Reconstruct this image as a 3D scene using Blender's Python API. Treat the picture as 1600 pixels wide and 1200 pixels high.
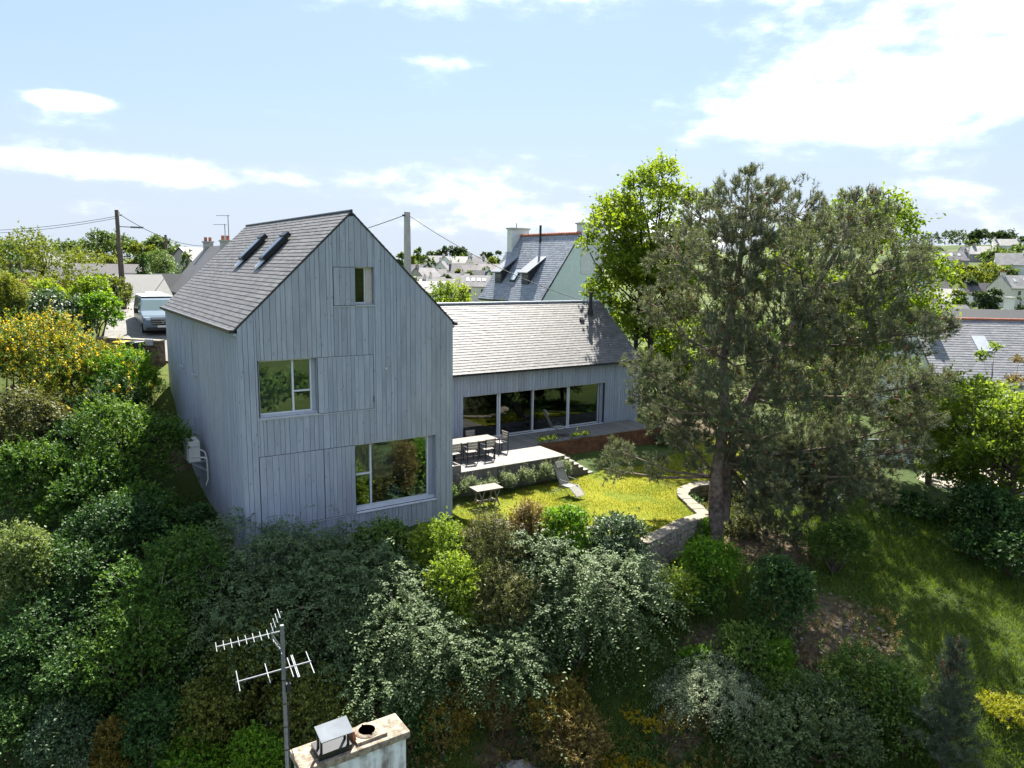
import bpy, math, random
import numpy as np
from math import radians, sin, cos, pi
for o in list(bpy.data.objects): bpy.data.objects.remove(o)
SC = bpy.context.scene
COL = SC.collection
# ------------------------------------------------------------------ camera
# world: X along the gable wall of the timber house, Y towards the back of the house, Z up, lawn at z = 0, metres
R = np.array([[0.83316, -0.07635, 0.54766], [-0.55283, -0.14117, 0.82127], [0.01475, -0.98704, -0.15951]])
for _i in range(2):                                    # orthonormalise the rounded rotation
    q, r_ = np.linalg.qr(R); R = q * np.sign(np.diag(r_))
FPX, CAMZ = 1143.0, 9.15
cam_d = bpy.data.cameras.new('camera'); cam = bpy.data.objects.new('camera', cam_d); COL.objects.link(cam)
from mathutils import Matrix, Vector
M = Matrix(((R[0, 0], -R[0, 1], -R[0, 2]), (R[1, 0], -R[1, 1], -R[1, 2]), (R[2, 0], -R[2, 1], -R[2, 2])))
cam.matrix_world = Matrix.Translation((0, 0, CAMZ)) @ M.to_4x4()
cam_d.sensor_width = 36; cam_d.lens = 36 * FPX / 1600; cam_d.clip_end = 6000; cam_d.clip_start = 0.1
SC.camera = cam
FW = np.array([R[0, 2], R[1, 2]]); FW /= np.linalg.norm(FW); RW = np.array([FW[1], -FW[0]])
def rd(r, d): return FW * d + RW * r                   # (right, depth) seen from the drone -> x, y
def at(px, py, d):                                     # the point at depth d metres on a line of sight
    w = R @ np.array([px - 800., py - 600., FPX]); t = d / (w[:2] @ FW)
    return w * t + np.array([0, 0, CAMZ])
# ------------------------------------------------------------------ light
SUN_EL, SUN_AZ = radians(51), radians(38)              # azimuth from +Y towards +X
sd = Vector((sin(SUN_AZ) * cos(SUN_EL), cos(SUN_AZ) * cos(SUN_EL), sin(SUN_EL)))
sun_d = bpy.data.lights.new('sun', 'SUN'); sun = bpy.data.objects.new('sun', sun_d); COL.objects.link(sun)
sun_d.energy = 2.75; sun_d.angle = radians(0.53); sun_d.color = (1.0, 0.95, 0.86)
sun.rotation_euler = sd.to_track_quat('Z', 'Y').to_euler()
SC.view_settings.view_transform = 'Standard'; SC.view_settings.look = 'None'
SC.view_settings.exposure = 2.85; SC.view_settings.gamma = 1.0
SC.cycles.max_bounces = 8; SC.cycles.diffuse_bounces = 6; SC.cycles.glossy_bounces = 3
SC.cycles.transparent_max_bounces = 8; SC.cycles.transmission_bounces = 4
SC.cycles.sample_clamp_indirect = 6.0; SC.cycles.caustics_reflective = False; SC.cycles.caustics_refractive = False

class NT:
    def __init__(s, nt): s.nt = nt; s.n = nt.nodes; s.l = nt.links
    def new(s, t, **kw):
        n = s.n.new(t)
        for k, v in kw.items():
            if k == 'ins':
                for a, b in v.items(): s.put(n, a, b)
            else: setattr(n, k, v)
        return n
    def put(s, n, a, b):
        sock = n.inputs[a]
        if isinstance(b, bpy.types.NodeSocket): s.l.new(b, sock)
        else: sock.default_value = b
    def math(s, op, a, b=0.0, clamp=False):
        n = s.n.new('ShaderNodeMath'); n.operation = op; n.use_clamp = clamp
        s.put(n, 0, a); s.put(n, 1, b); return n.outputs[0]
    def smooth(s, x, lo, hi, a=0.0, b=1.0):
        n = s.n.new('ShaderNodeMapRange'); n.interpolation_type = 'SMOOTHSTEP'
        for i, v in enumerate((x, lo, hi, a, b)): s.put(n, i, v)
        return n.outputs[0]
    def mixc(s, f, a, b, mode='MIX'):
        n = s.n.new('ShaderNodeMix'); n.data_type = 'RGBA'; n.blend_type = mode
        s.put(n, 0, f); s.put(n, 6, a if isinstance(a, bpy.types.NodeSocket) else (*a, 1)); s.put(n, 7, b if isinstance(b, bpy.types.NodeSocket) else (*b, 1))
        return n.outputs[2]
    def noise(s, vec, scale, detail=4.0, rough=0.55):
        n = s.n.new('ShaderNodeTexNoise'); s.put(n, 'Vector', vec); s.put(n, 'Scale', scale); s.put(n, 'Detail', detail); s.put(n, 'Roughness', rough)
        return n.outputs[0]
    def mapping(s, vec, scale=(1, 1, 1), loc=(0, 0, 0), rot=(0, 0, 0)):
        n = s.n.new('ShaderNodeMapping'); s.put(n, 'Vector', vec); n.inputs['Scale'].default_value = scale
        n.inputs['Location'].default_value = loc; n.inputs['Rotation'].default_value = rot
        return n.outputs[0]

# world: clear sky with procedural cloud, as a function of direction only
W_ = bpy.data.worlds.new('World'); SC.world = W_; W_.use_nodes = True
nt = NT(W_.node_tree); nt.n.clear()
sky = nt.new('ShaderNodeTexSky'); sky.sky_type = 'NISHITA'; sky.sun_disc = False
sky.sun_elevation = SUN_EL; sky.sun_rotation = SUN_AZ; sky.air_density = 1.0; sky.dust_density = 0.6; sky.ozone_density = 1.4
tc = nt.new('ShaderNodeTexCoord'); sep = nt.new('ShaderNodeSeparateXYZ', ins={0: tc.outputs['Generated']})
fx = nt.math('ADD', nt.math('MULTIPLY', sep.outputs[0], FW[0]), nt.math('MULTIPLY', sep.outputs[1], FW[1]))
rx = nt.math('ADD', nt.math('MULTIPLY', sep.outputs[0], RW[0]), nt.math('MULTIPLY', sep.outputs[1], RW[1]))
az = nt.math('MULTIPLY', nt.math('ARCTAN2', rx, fx), 57.29578)          # degrees right of the drone's heading
el = nt.math('MULTIPLY', nt.math('ARCSINE', sep.outputs[2]), 57.29578)  # degrees above the horizon
cv = nt.new('ShaderNodeCombineXYZ', ins={0: nt.math('MULTIPLY', az, 0.045), 1: nt.math('MULTIPLY', el, 0.14), 2: 1.7})
n1 = nt.noise(cv.outputs[0], 1.6, 8.0, 0.58)
cv2 = nt.new('ShaderNodeCombineXYZ', ins={0: nt.math('MULTIPLY', az, 0.12), 1: nt.math('MULTIPLY', el, 0.2), 2: 5.2})
n2 = nt.noise(cv2.outputs[0], 2.2, 7.0, 0.6)
def blob(a0, e0, sa, se):
    da = nt.math('POWER', nt.math('DIVIDE', nt.math('ABSOLUTE', nt.math('SUBTRACT', az, a0)), sa), 2.0)
    de = nt.math('POWER', nt.math('DIVIDE', nt.math('ABSOLUTE', nt.math('SUBTRACT', el, e0)), se), 2.0)
    return nt.math('POWER', 2.71828, nt.math('MULTIPLY', nt.math('ADD', da, de), -1.0))
dens = n1
for (a0, e0, sa, se, k) in ((27, 14.5, 17, 6.0, 0.34), (-5, 19.6, 12, 1.7, 0.26), (62, 16, 22, 8, 0.3), (-75, 14, 25, 7, 0.2), (0, 50, 70, 14, .14), (180, 25, 60, 15, .12), (-30.2, 10.0, 2.5, .55, 0.48),
                         (-27, 6.0, 22, 1.0, 0.235), (-30, 13.0, 10, 1.7, -.2), (-24, 8.0, 9, .6, -.14), (-36, 10.5, 2.5, 1.5, -.15), (6, 4.6, 16, 2.4, .20), (18, 9.9, 7, .5, .16), (-10, 14.4, 7, .45, .1), (-15, 17.2, 2.2, .5, .16), (-27, 20.6, 6, .7, .24), (-31, 3.3, 5, .8, .2), (20, 3.0, 22, 2.0, .18), (-22, 14, 12, 2.2, -.16), (3, 9.5, 11, 1.4, -.10)):
    dens = nt.math('ADD', dens, nt.math('MULTIPLY', blob(a0, e0, sa, se), k))
dens = nt.math('ADD', dens, nt.math('MULTIPLY', nt.math('SUBTRACT', n2, 0.5), 0.42)); dens = nt.math('ADD', dens, nt.smooth(el, 17.0, 40.0, 0.0, .16))
cl = nt.math('POWER', nt.smooth(dens, 0.53, 1.14), 2.1)
cl = nt.math('MULTIPLY', cl, nt.smooth(el, -1.0, 2.0))
bright = nt.new('ShaderNodeMix', data_type='RGBA', blend_type='MIX')
skyb = nt.mixc(.88, sky.outputs[0], (1.05, 1.40, 2.02)); skyc = nt.mixc(nt.smooth(el, 1.0, 14.0, .85, 0.0), skyb, (1.7, 1.9, 2.2))
cloudc = nt.mixc(nt.smooth(n2, .3, .75), (14.0, 14.1, 14.3), (22, 22, 21.8))
final = nt.mixc(cl, skyc, cloudc)
bg = nt.new('ShaderNodeBackground', ins={'Color': final, 'Strength': 0.06})
nt.l.new(bg.outputs[0], nt.new('ShaderNodeOutputWorld').inputs[0])

# ------------------------------------------------------------------ materials
MATS = {}
def mat(name, rough=0.7, metal=0.0, spec=0.4):
    m = bpy.data.materials.new(name); m.use_nodes = True; t = NT(m.node_tree)
    b = t.n['Principled BSDF']; b.inputs['Roughness'].default_value = rough; b.inputs['Metallic'].default_value = metal
    b.inputs['Specular IOR Level'].default_value = spec
    MATS[name] = m
    return m, t, b
def plain(name, c, rough=0.6, metal=0.0, var=0.12, scale=6.0, bump=0.0, spec=0.4):
    m, t, b = mat(name, rough, metal, spec)
    co = t.new('ShaderNodeTexCoord').outputs['Object']
    n = t.noise(co, scale, 5.0); n2 = t.noise(co, scale * 0.13, 3.0)
    f = t.math('ADD', t.math('MULTIPLY', n, .6), t.math('MULTIPLY', n2, .4))
    lo = [x * (1 - var * 2) for x in c]; hi = [min(.95, x * (1 + var * 2)) for x in c]
    t.put(b, 'Base Color', t.mixc(t.smooth(f, .3, .7), lo, hi))
    if bump:
        bp = t.new('ShaderNodeBump', ins={'Strength': bump, 'Distance': 0.02, 'Height': n}); t.put(b, 'Normal', bp.outputs[0])
    return m
def board_mat(name, c, var=.25, axis=2, knots=True, rough=.75, spec=.3):
    m, t, b = mat(name, rough, 0, spec)
    co = t.new('ShaderNodeTexCoord').outputs['Object']; oi = t.new('ShaderNodeObjectInfo').outputs['Random']
    off = t.new('ShaderNodeVectorMath', operation='ADD'); t.put(off, 0, co)
    t.put(off, 1, t.new('ShaderNodeCombineXYZ', ins={0: t.math('MULTIPLY', oi, 37.0), 1: t.math('MULTIPLY', oi, 91.0), 2: t.math('MULTIPLY', oi, 53.0)}).outputs[0])
    sc = [9.0, 9.0, 9.0]; sc[axis] = 0.55
    g = t.noise(t.mapping(off.outputs[0], sc), 3.0, 6.0, .65)
    sc2 = [1.2, 1.2, 1.2]; sc2[axis] = .5
    st = t.noise(t.mapping(off.outputs[0], sc2), 1.3, 4.0)
    tone = t.math('ADD', t.math('MULTIPLY', t.math('SUBTRACT', oi, .5), var), t.math('ADD', t.math('MULTIPLY', t.math('SUBTRACT', g, .5), .55), t.math('MULTIPLY', t.math('SUBTRACT', st, .5), .6)))
    tone = t.math('ADD', tone, 1.0)
    warm = t.noise(t.mapping(co, (.25, .25, .12)), 1.0, 3.0)
    base = t.mixc(t.smooth(warm, .42, .66), c, [c[0] * 1.02, c[1] * .985, c[2] * .92])
    colr = t.mixc(1.0, base, t.new('ShaderNodeCombineColor', ins={0: tone, 1: tone, 2: tone}).outputs[0], 'MULTIPLY')
    if knots:
        sk = [6.0, 6.0, 6.0]; sk[axis] = 2.2
        v = t.new('ShaderNodeTexVoronoi', ins={'Vector': t.mapping(off.outputs[0], sk), 'Scale': 1.0}).outputs['Distance']
        colr = t.mixc(t.smooth(v, .06, .16, .55, 0.0), colr, [x * .35 for x in c])
    t.put(b, 'Base Color', colr)
    bp = t.new('ShaderNodeBump', ins={'Strength': .35, 'Distance': 0.01, 'Height': g}); t.put(b, 'Normal', bp.outputs[0])
    return m
def tint_mat(name, cols, rough=.6, spec=.4, bump=0.0, noise=.3, nscale=8.0, metal=0.0, ior=1.5):
    m, t, b = mat(name, rough, metal, spec); b.inputs['IOR'].default_value = ior
    a = t.new('ShaderNodeAttribute', attribute_name='tint').outputs['Fac']
    co = t.new('ShaderNodeTexCoord').outputs['Object']; n = t.noise(co, nscale, 5.0)
    big = t.noise(co, .35, 3.0)
    f = t.math('ADD', a, t.math('ADD', t.math('MULTIPLY', t.math('SUBTRACT', n, .5), noise), t.math('MULTIPLY', t.math('SUBTRACT', big, .5), noise * 1.2)))
    cr = t.new('ShaderNodeValToRGB', ins={0: f})
    el_ = cr.color_ramp.elements
    while len(el_) < len(cols): el_.new(.5)
    for i, c in enumerate(cols): el_[i].position = i / (len(cols) - 1); el_[i].color = (*c, 1)
    t.put(b, 'Base Color', cr.outputs[0])
    if bump:
        bp = t.new('ShaderNodeBump', ins={'Strength': bump, 'Distance': 0.02, 'Height': n}); t.put(b, 'Normal', bp.outputs[0])
    return m
def leaf_mat(name, cols, trans=.35, tcol=None, rough=.58, spec=.22):
    m, t, b = mat(name, rough, 0, spec)
    a = t.new('ShaderNodeAttribute', attribute_name='tint').outputs['Fac']
    cr = t.new('ShaderNodeValToRGB', ins={0: a}); el_ = cr.color_ramp.elements
    while len(el_) < len(cols): el_.new(.5)
    for i, c in enumerate(cols): el_[i].position = i / (len(cols) - 1); el_[i].color = (*c, 1)
    t.put(b, 'Base Color', cr.outputs[0])
    tr = t.new('ShaderNodeBsdfTranslucent')
    t.put(tr, 'Color', t.mixc(1.0, cr.outputs[0], tcol or (1.5, 1.45, .7), 'MULTIPLY'))
    mx = t.new('ShaderNodeMixShader', ins={0: trans, 1: b.outputs[0], 2: tr.outputs[0]})
    t.l.new(mx.outputs[0], t.n['Material Output'].inputs[0])
    return m
def glass_mat(name, tint=(.75, .85, .85), refl=1.0, rough=0.0):
    m = bpy.data.materials.new(name); m.use_nodes = True; t = NT(m.node_tree); t.n.clear(); MATS[name] = m
    fr = t.new('ShaderNodeFresnel', ins={'IOR': 1.9}).outputs[0]
    f = t.math('MULTIPLY', fr, refl, clamp=True)
    tr = t.new('ShaderNodeBsdfTransparent', ins={'Color': (*tint, 1)})
    gl = t.new('ShaderNodeBsdfGlossy', ins={'Color': (.95, 1, 1, 1), 'Roughness': rough})
    mx = t.new('ShaderNodeMixShader', ins={0: f, 1: tr.outputs[0], 2: gl.outputs[0]})
    t.l.new(mx.outputs[0], t.new('ShaderNodeOutputMaterial').inputs[0])
    return m

BOARD = board_mat('weathered_larch', (.295, .325, .39), var=.15)
BOARDX = board_mat('deck_board', (.145, .138, .13), var=.3, axis=1, rough=.7)
FASCIA = board_mat('fascia_board', (.12, .11, .105), var=.35)
BACK = plain('cladding_backing', (.04, .045, .05), .9)
SLATE = tint_mat('slate', [(.058, .056, .055), (.090, .087, .085), (.126, .121, .118)], rough=.6, spec=.6, ior=1.5, bump=.15, noise=.35, nscale=14)
SLATE2 = tint_mat('pale_slate', [(.11, .125, .15), (.165, .185, .215), (.24, .26, .285)], rough=.55, spec=.7, bump=.15, noise=.5, nscale=5)
ZINC = plain('dark_zinc', (.035, .036, .042), .4, .3, .1)
ALU = plain('pale_aluminium_frame', (.55, .57, .6), .4, .0, .03)
SILLM = plain('sill_metal', (.42, .44, .48), .4, .2, .05)
DARKM = plain('dark_painted_metal', (.02, .022, .025), .35, .2, .08)
GALV = plain('galvanised_steel', (.15, .16, .175), .6, .3, .1, 20)
GLASS = glass_mat('window_glass', (.78, .85, .83), 1.1)
GLASSD = glass_mat('door_glass', (.75, .8, .8), 1.1)
WHITE = plain('white_render', (.62, .62, .60), .85, 0, .05, 3, .1)
RENDER2 = plain('cream_render', (.62, .58, .50), .85, 0, .06, 3, .1)
RENDERG = plain('pale_green_render', (.60, .67, .62), .85, 0, .04, 3, .05)
GREYST = plain('grey_granite', (.30, .28, .26), .85, 0, .2, 8, .4)
CONC = plain('concrete', (.40, .38, .35), .85, 0, .12, 12, .3)
ROOMW = plain('room_plaster', (.72, .70, .65), .9, 0, .03)
ROOMF = plain('room_floor', (.26, .17, .10), .6, 0, .15)
CORTEN = plain('rusted_steel', (.125, .056, .028), .8, .1, .3, 4, .2)
STONE = plain('garden_stone', (.25, .215, .17), .9, 0, .24, 7, .6)
COPING = plain('coping_stone', (.20, .175, .135), .9, 0, .16, 6, .5)
BARK = plain('bark', (.075, .055, .042), .95, 0, .35, 9, .9)
PBARK = plain('pine_bark', (.13, .095, .075), .95, 0, .35, 7, .9)
TWIG = plain('grey_twig', (.22, .19, .16), .9, 0, .2, 9)
ASPH = plain('road_asphalt', (.15, .145, .135), .9, 0, .12, 3, .2)
PLAST = plain('cream_plastic', (.58, .57, .52), .45, 0, .03)
WOODT = board_mat('table_wood', (.155, .138, .122), var=.2, axis=0, knots=False)
MESHF = plain('beige_mesh_fabric', (.25, .24, .205), .8, 0, .06, 30)
POLEW = plain('pole_wood', (.11, .085, .065), .9, 0, .2, 8)
TERRA = plain('clay_ridge_tile', (.36, .13, .075), .8, 0, .2, 10)

# ------------------------------------------------------------------ mesh helpers
def tag(o, label=None, cat=None, group=None, kind=None):
    if label: o['label'] = label
    if cat: o['category'] = cat
    if group: o['group'] = group
    if kind: o['kind'] = kind
    return o
def thing(name, label, cat, loc=(0, 0, 0), group=None):
    o = bpy.data.objects.new(name, None); o.empty_display_size = .2; COL.objects.link(o); o.location = [float(x) for x in loc]
    return tag(o, label, cat, group)
def wloc(o):
    v = Vector((0, 0, 0))
    while o: v = v + o.location; o = o.parent
    return v
class MB:
    def __init__(s): s.v = []; s.f = []; s.mi = []; s.sm = []
    def add(s, vs, fs, mi=0, smooth=False):
        b = len(s.v); s.v += [tuple(float(c) for c in p) for p in vs]; s.f += [[i + b for i in f] for f in fs]
        s.mi += [mi] * len(fs); s.sm += [smooth] * len(fs); return s
    def hexa(s, p, mi=0):   # 8 corners: bottom 4 ccw, top 4 ccw
        return s.add(p, [(3, 2, 1, 0), (4, 5, 6, 7), (0, 1, 5, 4), (1, 2, 6, 5), (2, 3, 7, 6), (3, 0, 4, 7)], mi)
    def box(s, x0, x1, y0, y1, z0, z1, mi=0):
        return s.hexa([(x0, y0, z0), (x1, y0, z0), (x1, y1, z0), (x0, y1, z0), (x0, y0, z1), (x1, y0, z1), (x1, y1, z1), (x0, y1, z1)], mi)
    def obox(s, c, ax, ay, az_, mi=0):   # centre and three half-axis vectors
        c, ax, ay, az_ = map(lambda a: np.array(a, float), (c, ax, ay, az_))
        return s.hexa([c - ax - ay - az_, c + ax - ay - az_, c + ax + ay - az_, c - ax + ay - az_, c - ax - ay + az_, c + ax - ay + az_, c + ax + ay + az_, c - ax + ay + az_], mi)
    def bar(s, a, b, w, h=None, mi=0, up=(0, 0, 1)):
        a, b = np.array(a, float), np.array(b, float); d = b - a; L = np.linalg.norm(d); d /= L
        u = np.array(up, float)
        if abs(d @ u) > .95: u = np.array((1., 0, 0))
        x = np.cross(d, u); x /= np.linalg.norm(x); y = np.cross(x, d)
        return s.obox((a + b) / 2, d * L / 2, x * w / 2, y * (h or w) / 2, mi)
    def tube(s, pts, rad, n=8, mi=0, cap=True):
        pts = [np.array(p, float) for p in pts]; rad = rad if hasattr(rad, '__len__') else [rad] * len(pts)
        vs = []; k = len(pts); px = None
        for i, p in enumerate(pts):
            d = pts[min(i + 1, k - 1)] - pts[max(i - 1, 0)]; d = d / (np.linalg.norm(d) + 1e-9)
            if px is None: px = np.cross(d, (0, 0, 1) if abs(d[2]) < .9 else (1, 0, 0))
            x = px - d * (px @ d); x /= np.linalg.norm(x); px = x; y = np.cross(d, x)
            vs += [p + (x * cos(2 * pi * j / n) + y * sin(2 * pi * j / n)) * rad[i] for j in range(n)]
        fs = [(i * n + j, i * n + (j + 1) % n, (i + 1) * n + (j + 1) % n, (i + 1) * n + j) for i in range(k - 1) for j in range(n)]
        s.add(vs, fs, mi, True)
        if cap: s.add(vs[:n], [tuple(range(n))[::-1]], mi); s.add(vs[-n:], [tuple(range(n))], mi)
        return s
    def cyl(s, c, r, z0, z1, n=14, mi=0, r1=None): return s.tube([(c[0], c[1], z0), (c[0], c[1], z1)], [r, r1 if r1 is not None else r], n, mi)
    def ball(s, c, r, n=10, m=6, mi=0, sc=(1, 1, 1)):
        vs = [(c[0], c[1], c[2] - r * sc[2])]
        for i in range(1, m):
            t = pi * i / m
            for j in range(n): vs.append((c[0] + r * sc[0] * sin(t) * cos(2 * pi * j / n), c[1] + r * sc[1] * sin(t) * sin(2 * pi * j / n), c[2] - r * sc[2] * cos(t)))
        vs.append((c[0], c[1], c[2] + r * sc[2])); fs = []
        for j in range(n): fs.append((0, 1 + (j + 1) % n, 1 + j)); e = 1 + (m - 2) * n; fs.append((len(vs) - 1, e + j, e + (j + 1) % n))
        for i in range(m - 2):
            for j in range(n): a = 1 + i * n; fs.append((a + j, a + (j + 1) % n, a + n + (j + 1) % n, a + n + j))
        return s.add(vs, fs, mi, True)
    def build(s, name, m, parent=None, bevel=0.0, jit=0.0):
        me = bpy.data.meshes.new(name)
        off = wloc(parent) if parent else Vector((0, 0, 0))
        me.from_pydata([(v[0] - off[0], v[1] - off[1], v[2] - off[2]) for v in s.v], [], s.f)
        for mm in (m if isinstance(m, (list, tuple)) else [m]): me.materials.append(mm)
        me.polygons.foreach_set('material_index', s.mi); me.polygons.foreach_set('use_smooth', s.sm); me.update()
        o = bpy.data.objects.new(name, me); COL.objects.link(o)
        if parent: o.parent = parent
        if bevel:
            b = o.modifiers.new('bevel', 'BEVEL'); b.width = bevel; b.segments = 2; b.limit_method = 'ANGLE'
        return o
def copy_tree(o, parent=None):
    c = o.copy(); COL.objects.link(c); c.parent = parent
    for ch in o.children: copy_tree(ch, c)
    return c
def np_mesh(name, verts, k, tint, m, parent=None):     # verts (n*k,3), faces of k corners each
    n = len(verts) // k; me = bpy.data.meshes.new(name)
    off = np.array(wloc(parent)) if parent else 0.0
    me.vertices.add(len(verts)); me.vertices.foreach_set('co', (verts - off).astype(np.float32).ravel())
    me.loops.add(n * k); me.loops.foreach_set('vertex_index', np.arange(n * k, dtype=np.int32))
    me.polygons.add(n); me.polygons.foreach_set('loop_start', np.arange(0, n * k, k, dtype=np.int32))
    me.update(calc_edges=True)
    a = me.attributes.new('tint', 'FLOAT', 'FACE'); a.data.foreach_set('value', np.clip(tint, 0, 1).astype(np.float32))
    me.materials.append(m)
    o = bpy.data.objects.new(name, me); COL.objects.link(o)
    if parent: o.parent = parent
    return o
def norm(a): return a / (np.linalg.norm(a, axis=-1, keepdims=True) + 1e-9)

# ------------------------------------------------------------------ terrain
CP = [(-3, 5, -5.5), (3, 5, -5.5), (-15, 5, -5), (15, 5, -5), (-14, 17, -4.2), (-8, 17, -4.6), (0, 17, -5), (6, 17, -4.9), (12, 17, -3.6), (18, 17, -3),
      (-14, 20, -2.5), (-8, 19.5, -2.6), (-3, 20, -2.8), (3, 20, -3.2), (7, 20, -2.9), (12, 20.5, -2.3), (18, 20, -2.4),
      (-9, 22.3, -.5), (-5, 23.4, -.6), (0, 24, -.8), (4, 23.5, -1.3), (7.5, 23.5, -1.3), (9.4, 25.5, -1.2), (12, 26, -1.3), (18, 26, -1.6),
      (5, 29, -.5), (9.5, 35.5, -.12), (13, 33, -.35), (16, 38, -.8), (25, 36, -1.5), (30, 25, -2.5),
      (-16, 26, .3), (-20, 22, -1), (-22, 30, 2.8), (-13.5, 29, .8), (-15.8, 33, 3.6), (-19, 36, 4.9), (-16.5, 39, 5.1), (-14, 46, 5.6), (-25, 46, 6), (-35, 40, 5.5), (-30, 30, 3),
      (-5, 40, 1.0), (-8, 33, .5), (2, 36, .6), (0, 47, 1.5), (10, 42, .3), (25, 50, -.6), (0, 70, 2.0), (-30, 70, 6.0), (30, 70, .2),
      (0, 130, .5), (-80, 130, 7), (60, 130, 0), (95, 130, -1), (140, 130, 0), (-25, 230, -1), (-20, 300, 2), (-20, 380, 5.5), (-150, 250, 9), (83, 150, .5), (130, 205, 1.5), (119, 175, 1.5), (110, 185, -.5), (132, 228, 3), (144, 240, 9.5), (156, 230, 9.5), (175, 270, 13), (223, 330, 19), (258, 400, 24), (60, 300, 5),
      (0, 450, 12), (320, 430, 25), (-300, 420, 11), (-100, -100, -8), (100, -100, -8), (0, -300, -10), (-400, 0, 0), (400, 0, 2), (0, 600, 11), (-420, 420, 11)]
_P = np.array([rd(r, d) for r, d, z in CP]); _Z = np.array([z for _, _, z in CP])
def _phi(d2): return .5 * d2 * np.log(d2 + 1e-6)
def _sys():
    n = len(_P); A = np.zeros((n + 3, n + 3)); d2 = ((_P[:, None] - _P[None]) ** 2).sum(-1)
    A[:n, :n] = _phi(d2) + np.eye(n) * .8; A[:n, n] = 1; A[:n, n + 1:] = _P; A[n, :n] = 1; A[n + 1:, :n] = _P.T
    return np.linalg.solve(A, np.concatenate([_Z, np.zeros(3)]))
_C = _sys()
def ground_np(p):
    p = np.asarray(p, float).reshape(-1, 2); rr = np.linalg.norm(p, axis=1, keepdims=True); p = p * np.minimum(1, 620 / (rr + 1e-9))
    out = np.zeros(len(p))
    for i in range(0, len(p), 20000):
        q = p[i:i + 20000]; d2 = ((q[:, None] - _P[None]) ** 2).sum(-1); out[i:i + 20000] = _phi(d2) @ _C[:-3] + _C[-3] + q @ _C[-2:]
    return out
def ground(x, y): return float(ground_np([(x, y)])[0])
DIRT = [(1310, 905, 21.8, 1.7), (1360, 950, 21.0, 1.0), (1240, 980, 20.6, 1.2), (1120, 1000, 20.6, 1.3), (1060, 1140, 19, .8), (800, 1180, 18.0, 1.2), (1200, 830, 26, 2.0), (1100, 665, 40, 3.5), (300, 700, 30, 1.5), (1290, 1000, 20.6, 1.2)]
def terrain():
    n = 300; t = np.linspace(-1, 1, n); g = np.sinh(t * 6.2) / np.sinh(6.2) * 4200
    X, Y = np.meshgrid(g + 8, g + 22, indexing='ij'); P = np.stack([X.ravel(), Y.ravel()], 1)
    rng = np.random.default_rng(5); Z = ground_np(P) 
    near = np.linalg.norm(P - np.array([8, 22]), axis=1)
    Z += rng.normal(0, 1, len(Z)) * np.where(near < 30, .03, 0)
    i = np.arange(n * n).reshape(n, n)
    F_ = np.stack([i[:-1, :-1], i[1:, :-1], i[1:, 1:], i[:-1, 1:]], -1).reshape(-1, 4)
    me = bpy.data.meshes.new('ground'); me.from_pydata(np.column_stack([P, Z]).tolist(), [], F_.tolist())
    me.polygons.foreach_set('use_smooth', [True] * len(F_))
    d = np.zeros(len(P))
    for px, py, dd, r in DIRT:
        c = at(px, py, dd)[:2]; d = np.maximum(d, np.exp(-((P - c) ** 2).sum(1) / r ** 2 * 1.2))
    a = me.attributes.new('tint', 'FLOAT', 'POINT'); a.data.foreach_set('value', d.astype(np.float32))
    m, t_, b = mat('hillside', .95, 0, .15)
    co = t_.new('ShaderNodeTexCoord').outputs['Object']
    n1 = t_.noise(co, .5, 6.0); n2 = t_.noise(co, 4.0, 6.0, .7); n3 = t_.noise(co, 22.0, 4.0, .7)
    gr = t_.mixc(t_.smooth(n1, .35, .65), (.040, .070, .012), (.085, .115, .020)); gr = t_.mixc(t_.smooth(n2, .4, .75), gr, (.125, .125, .03))
    n4 = t_.noise(co, .018, 4.0, .6); gr = t_.mixc(t_.smooth(n4, .40, .60, .75, 0.0), gr, (.022, .042, .012))
    so = t_.mixc(t_.smooth(n2, .3, .7), (.055, .040, .024), (.135, .105, .066)); so = t_.mixc(t_.smooth(n3, .6, .72), so, (.22, .19, .145))
    at_ = t_.new('ShaderNodeAttribute', attribute_name='tint').outputs['Fac']
    f = t_.smooth(t_.math('ADD', at_, t_.math('MULTIPLY', t_.math('SUBTRACT', n2, .5), .9)), .3, .55)
    t_.put(b, 'Base Color', t_.mixc(f, gr, so))
    t_.put(b, 'Normal', t_.new('ShaderNodeBump', ins={'Strength': .8, 'Distance': .08, 'Height': t_.math('ADD', n2, t_.math('MULTIPLY', n3, .5))}).outputs[0])
    me.materials.append(m)
    o = bpy.data.objects.new('ground', me); COL.objects.link(o); tag(o, kind='structure')
terrain()

# ------------------------------------------------------------------ timber house
rnd = random.Random(3)
HX0, HX1, HY0, HY1, EZ, AX, AZ = 5.30, 12.72, 23.0, 36.2, 7.12, 9.01, 10.73
SL = (AZ - EZ) / (AX - HX0)
def gtop(x): return EZ + SL * (x - HX0) if x < AX else EZ + SL * (HX1 - x)
house = thing('timber_house', 'grey timber clad gabled house with slate roof and long glazed low wing', 'house', (HX0, HY0, 0))
OPEN = [(8.34, 9.77, 7.77, 9.03), (5.86, 9.70, 4.27, 6.13), (5.79, 12.06, .66, 3.08)]
GLZ = [(9.10, 9.77, 7.80, 9.03), (5.90, 7.74, 4.32, 6.13), (8.99, 12.06, .72, 3.08)]
def strips(x0, x1, widths, ops):
    ed = sorted({x0, x1, *[e for o in ops for e in o[:2] if x0 < e < x1]})
    out = []
    for a, b in zip(ed[:-1], ed[1:]):
        x = a
        while b - x > 1e-4:
            w = rnd.choice(widths)
            if b - x - w < .07: w = b - x
            out.append((x, x + w)); x += w
    return out
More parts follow.
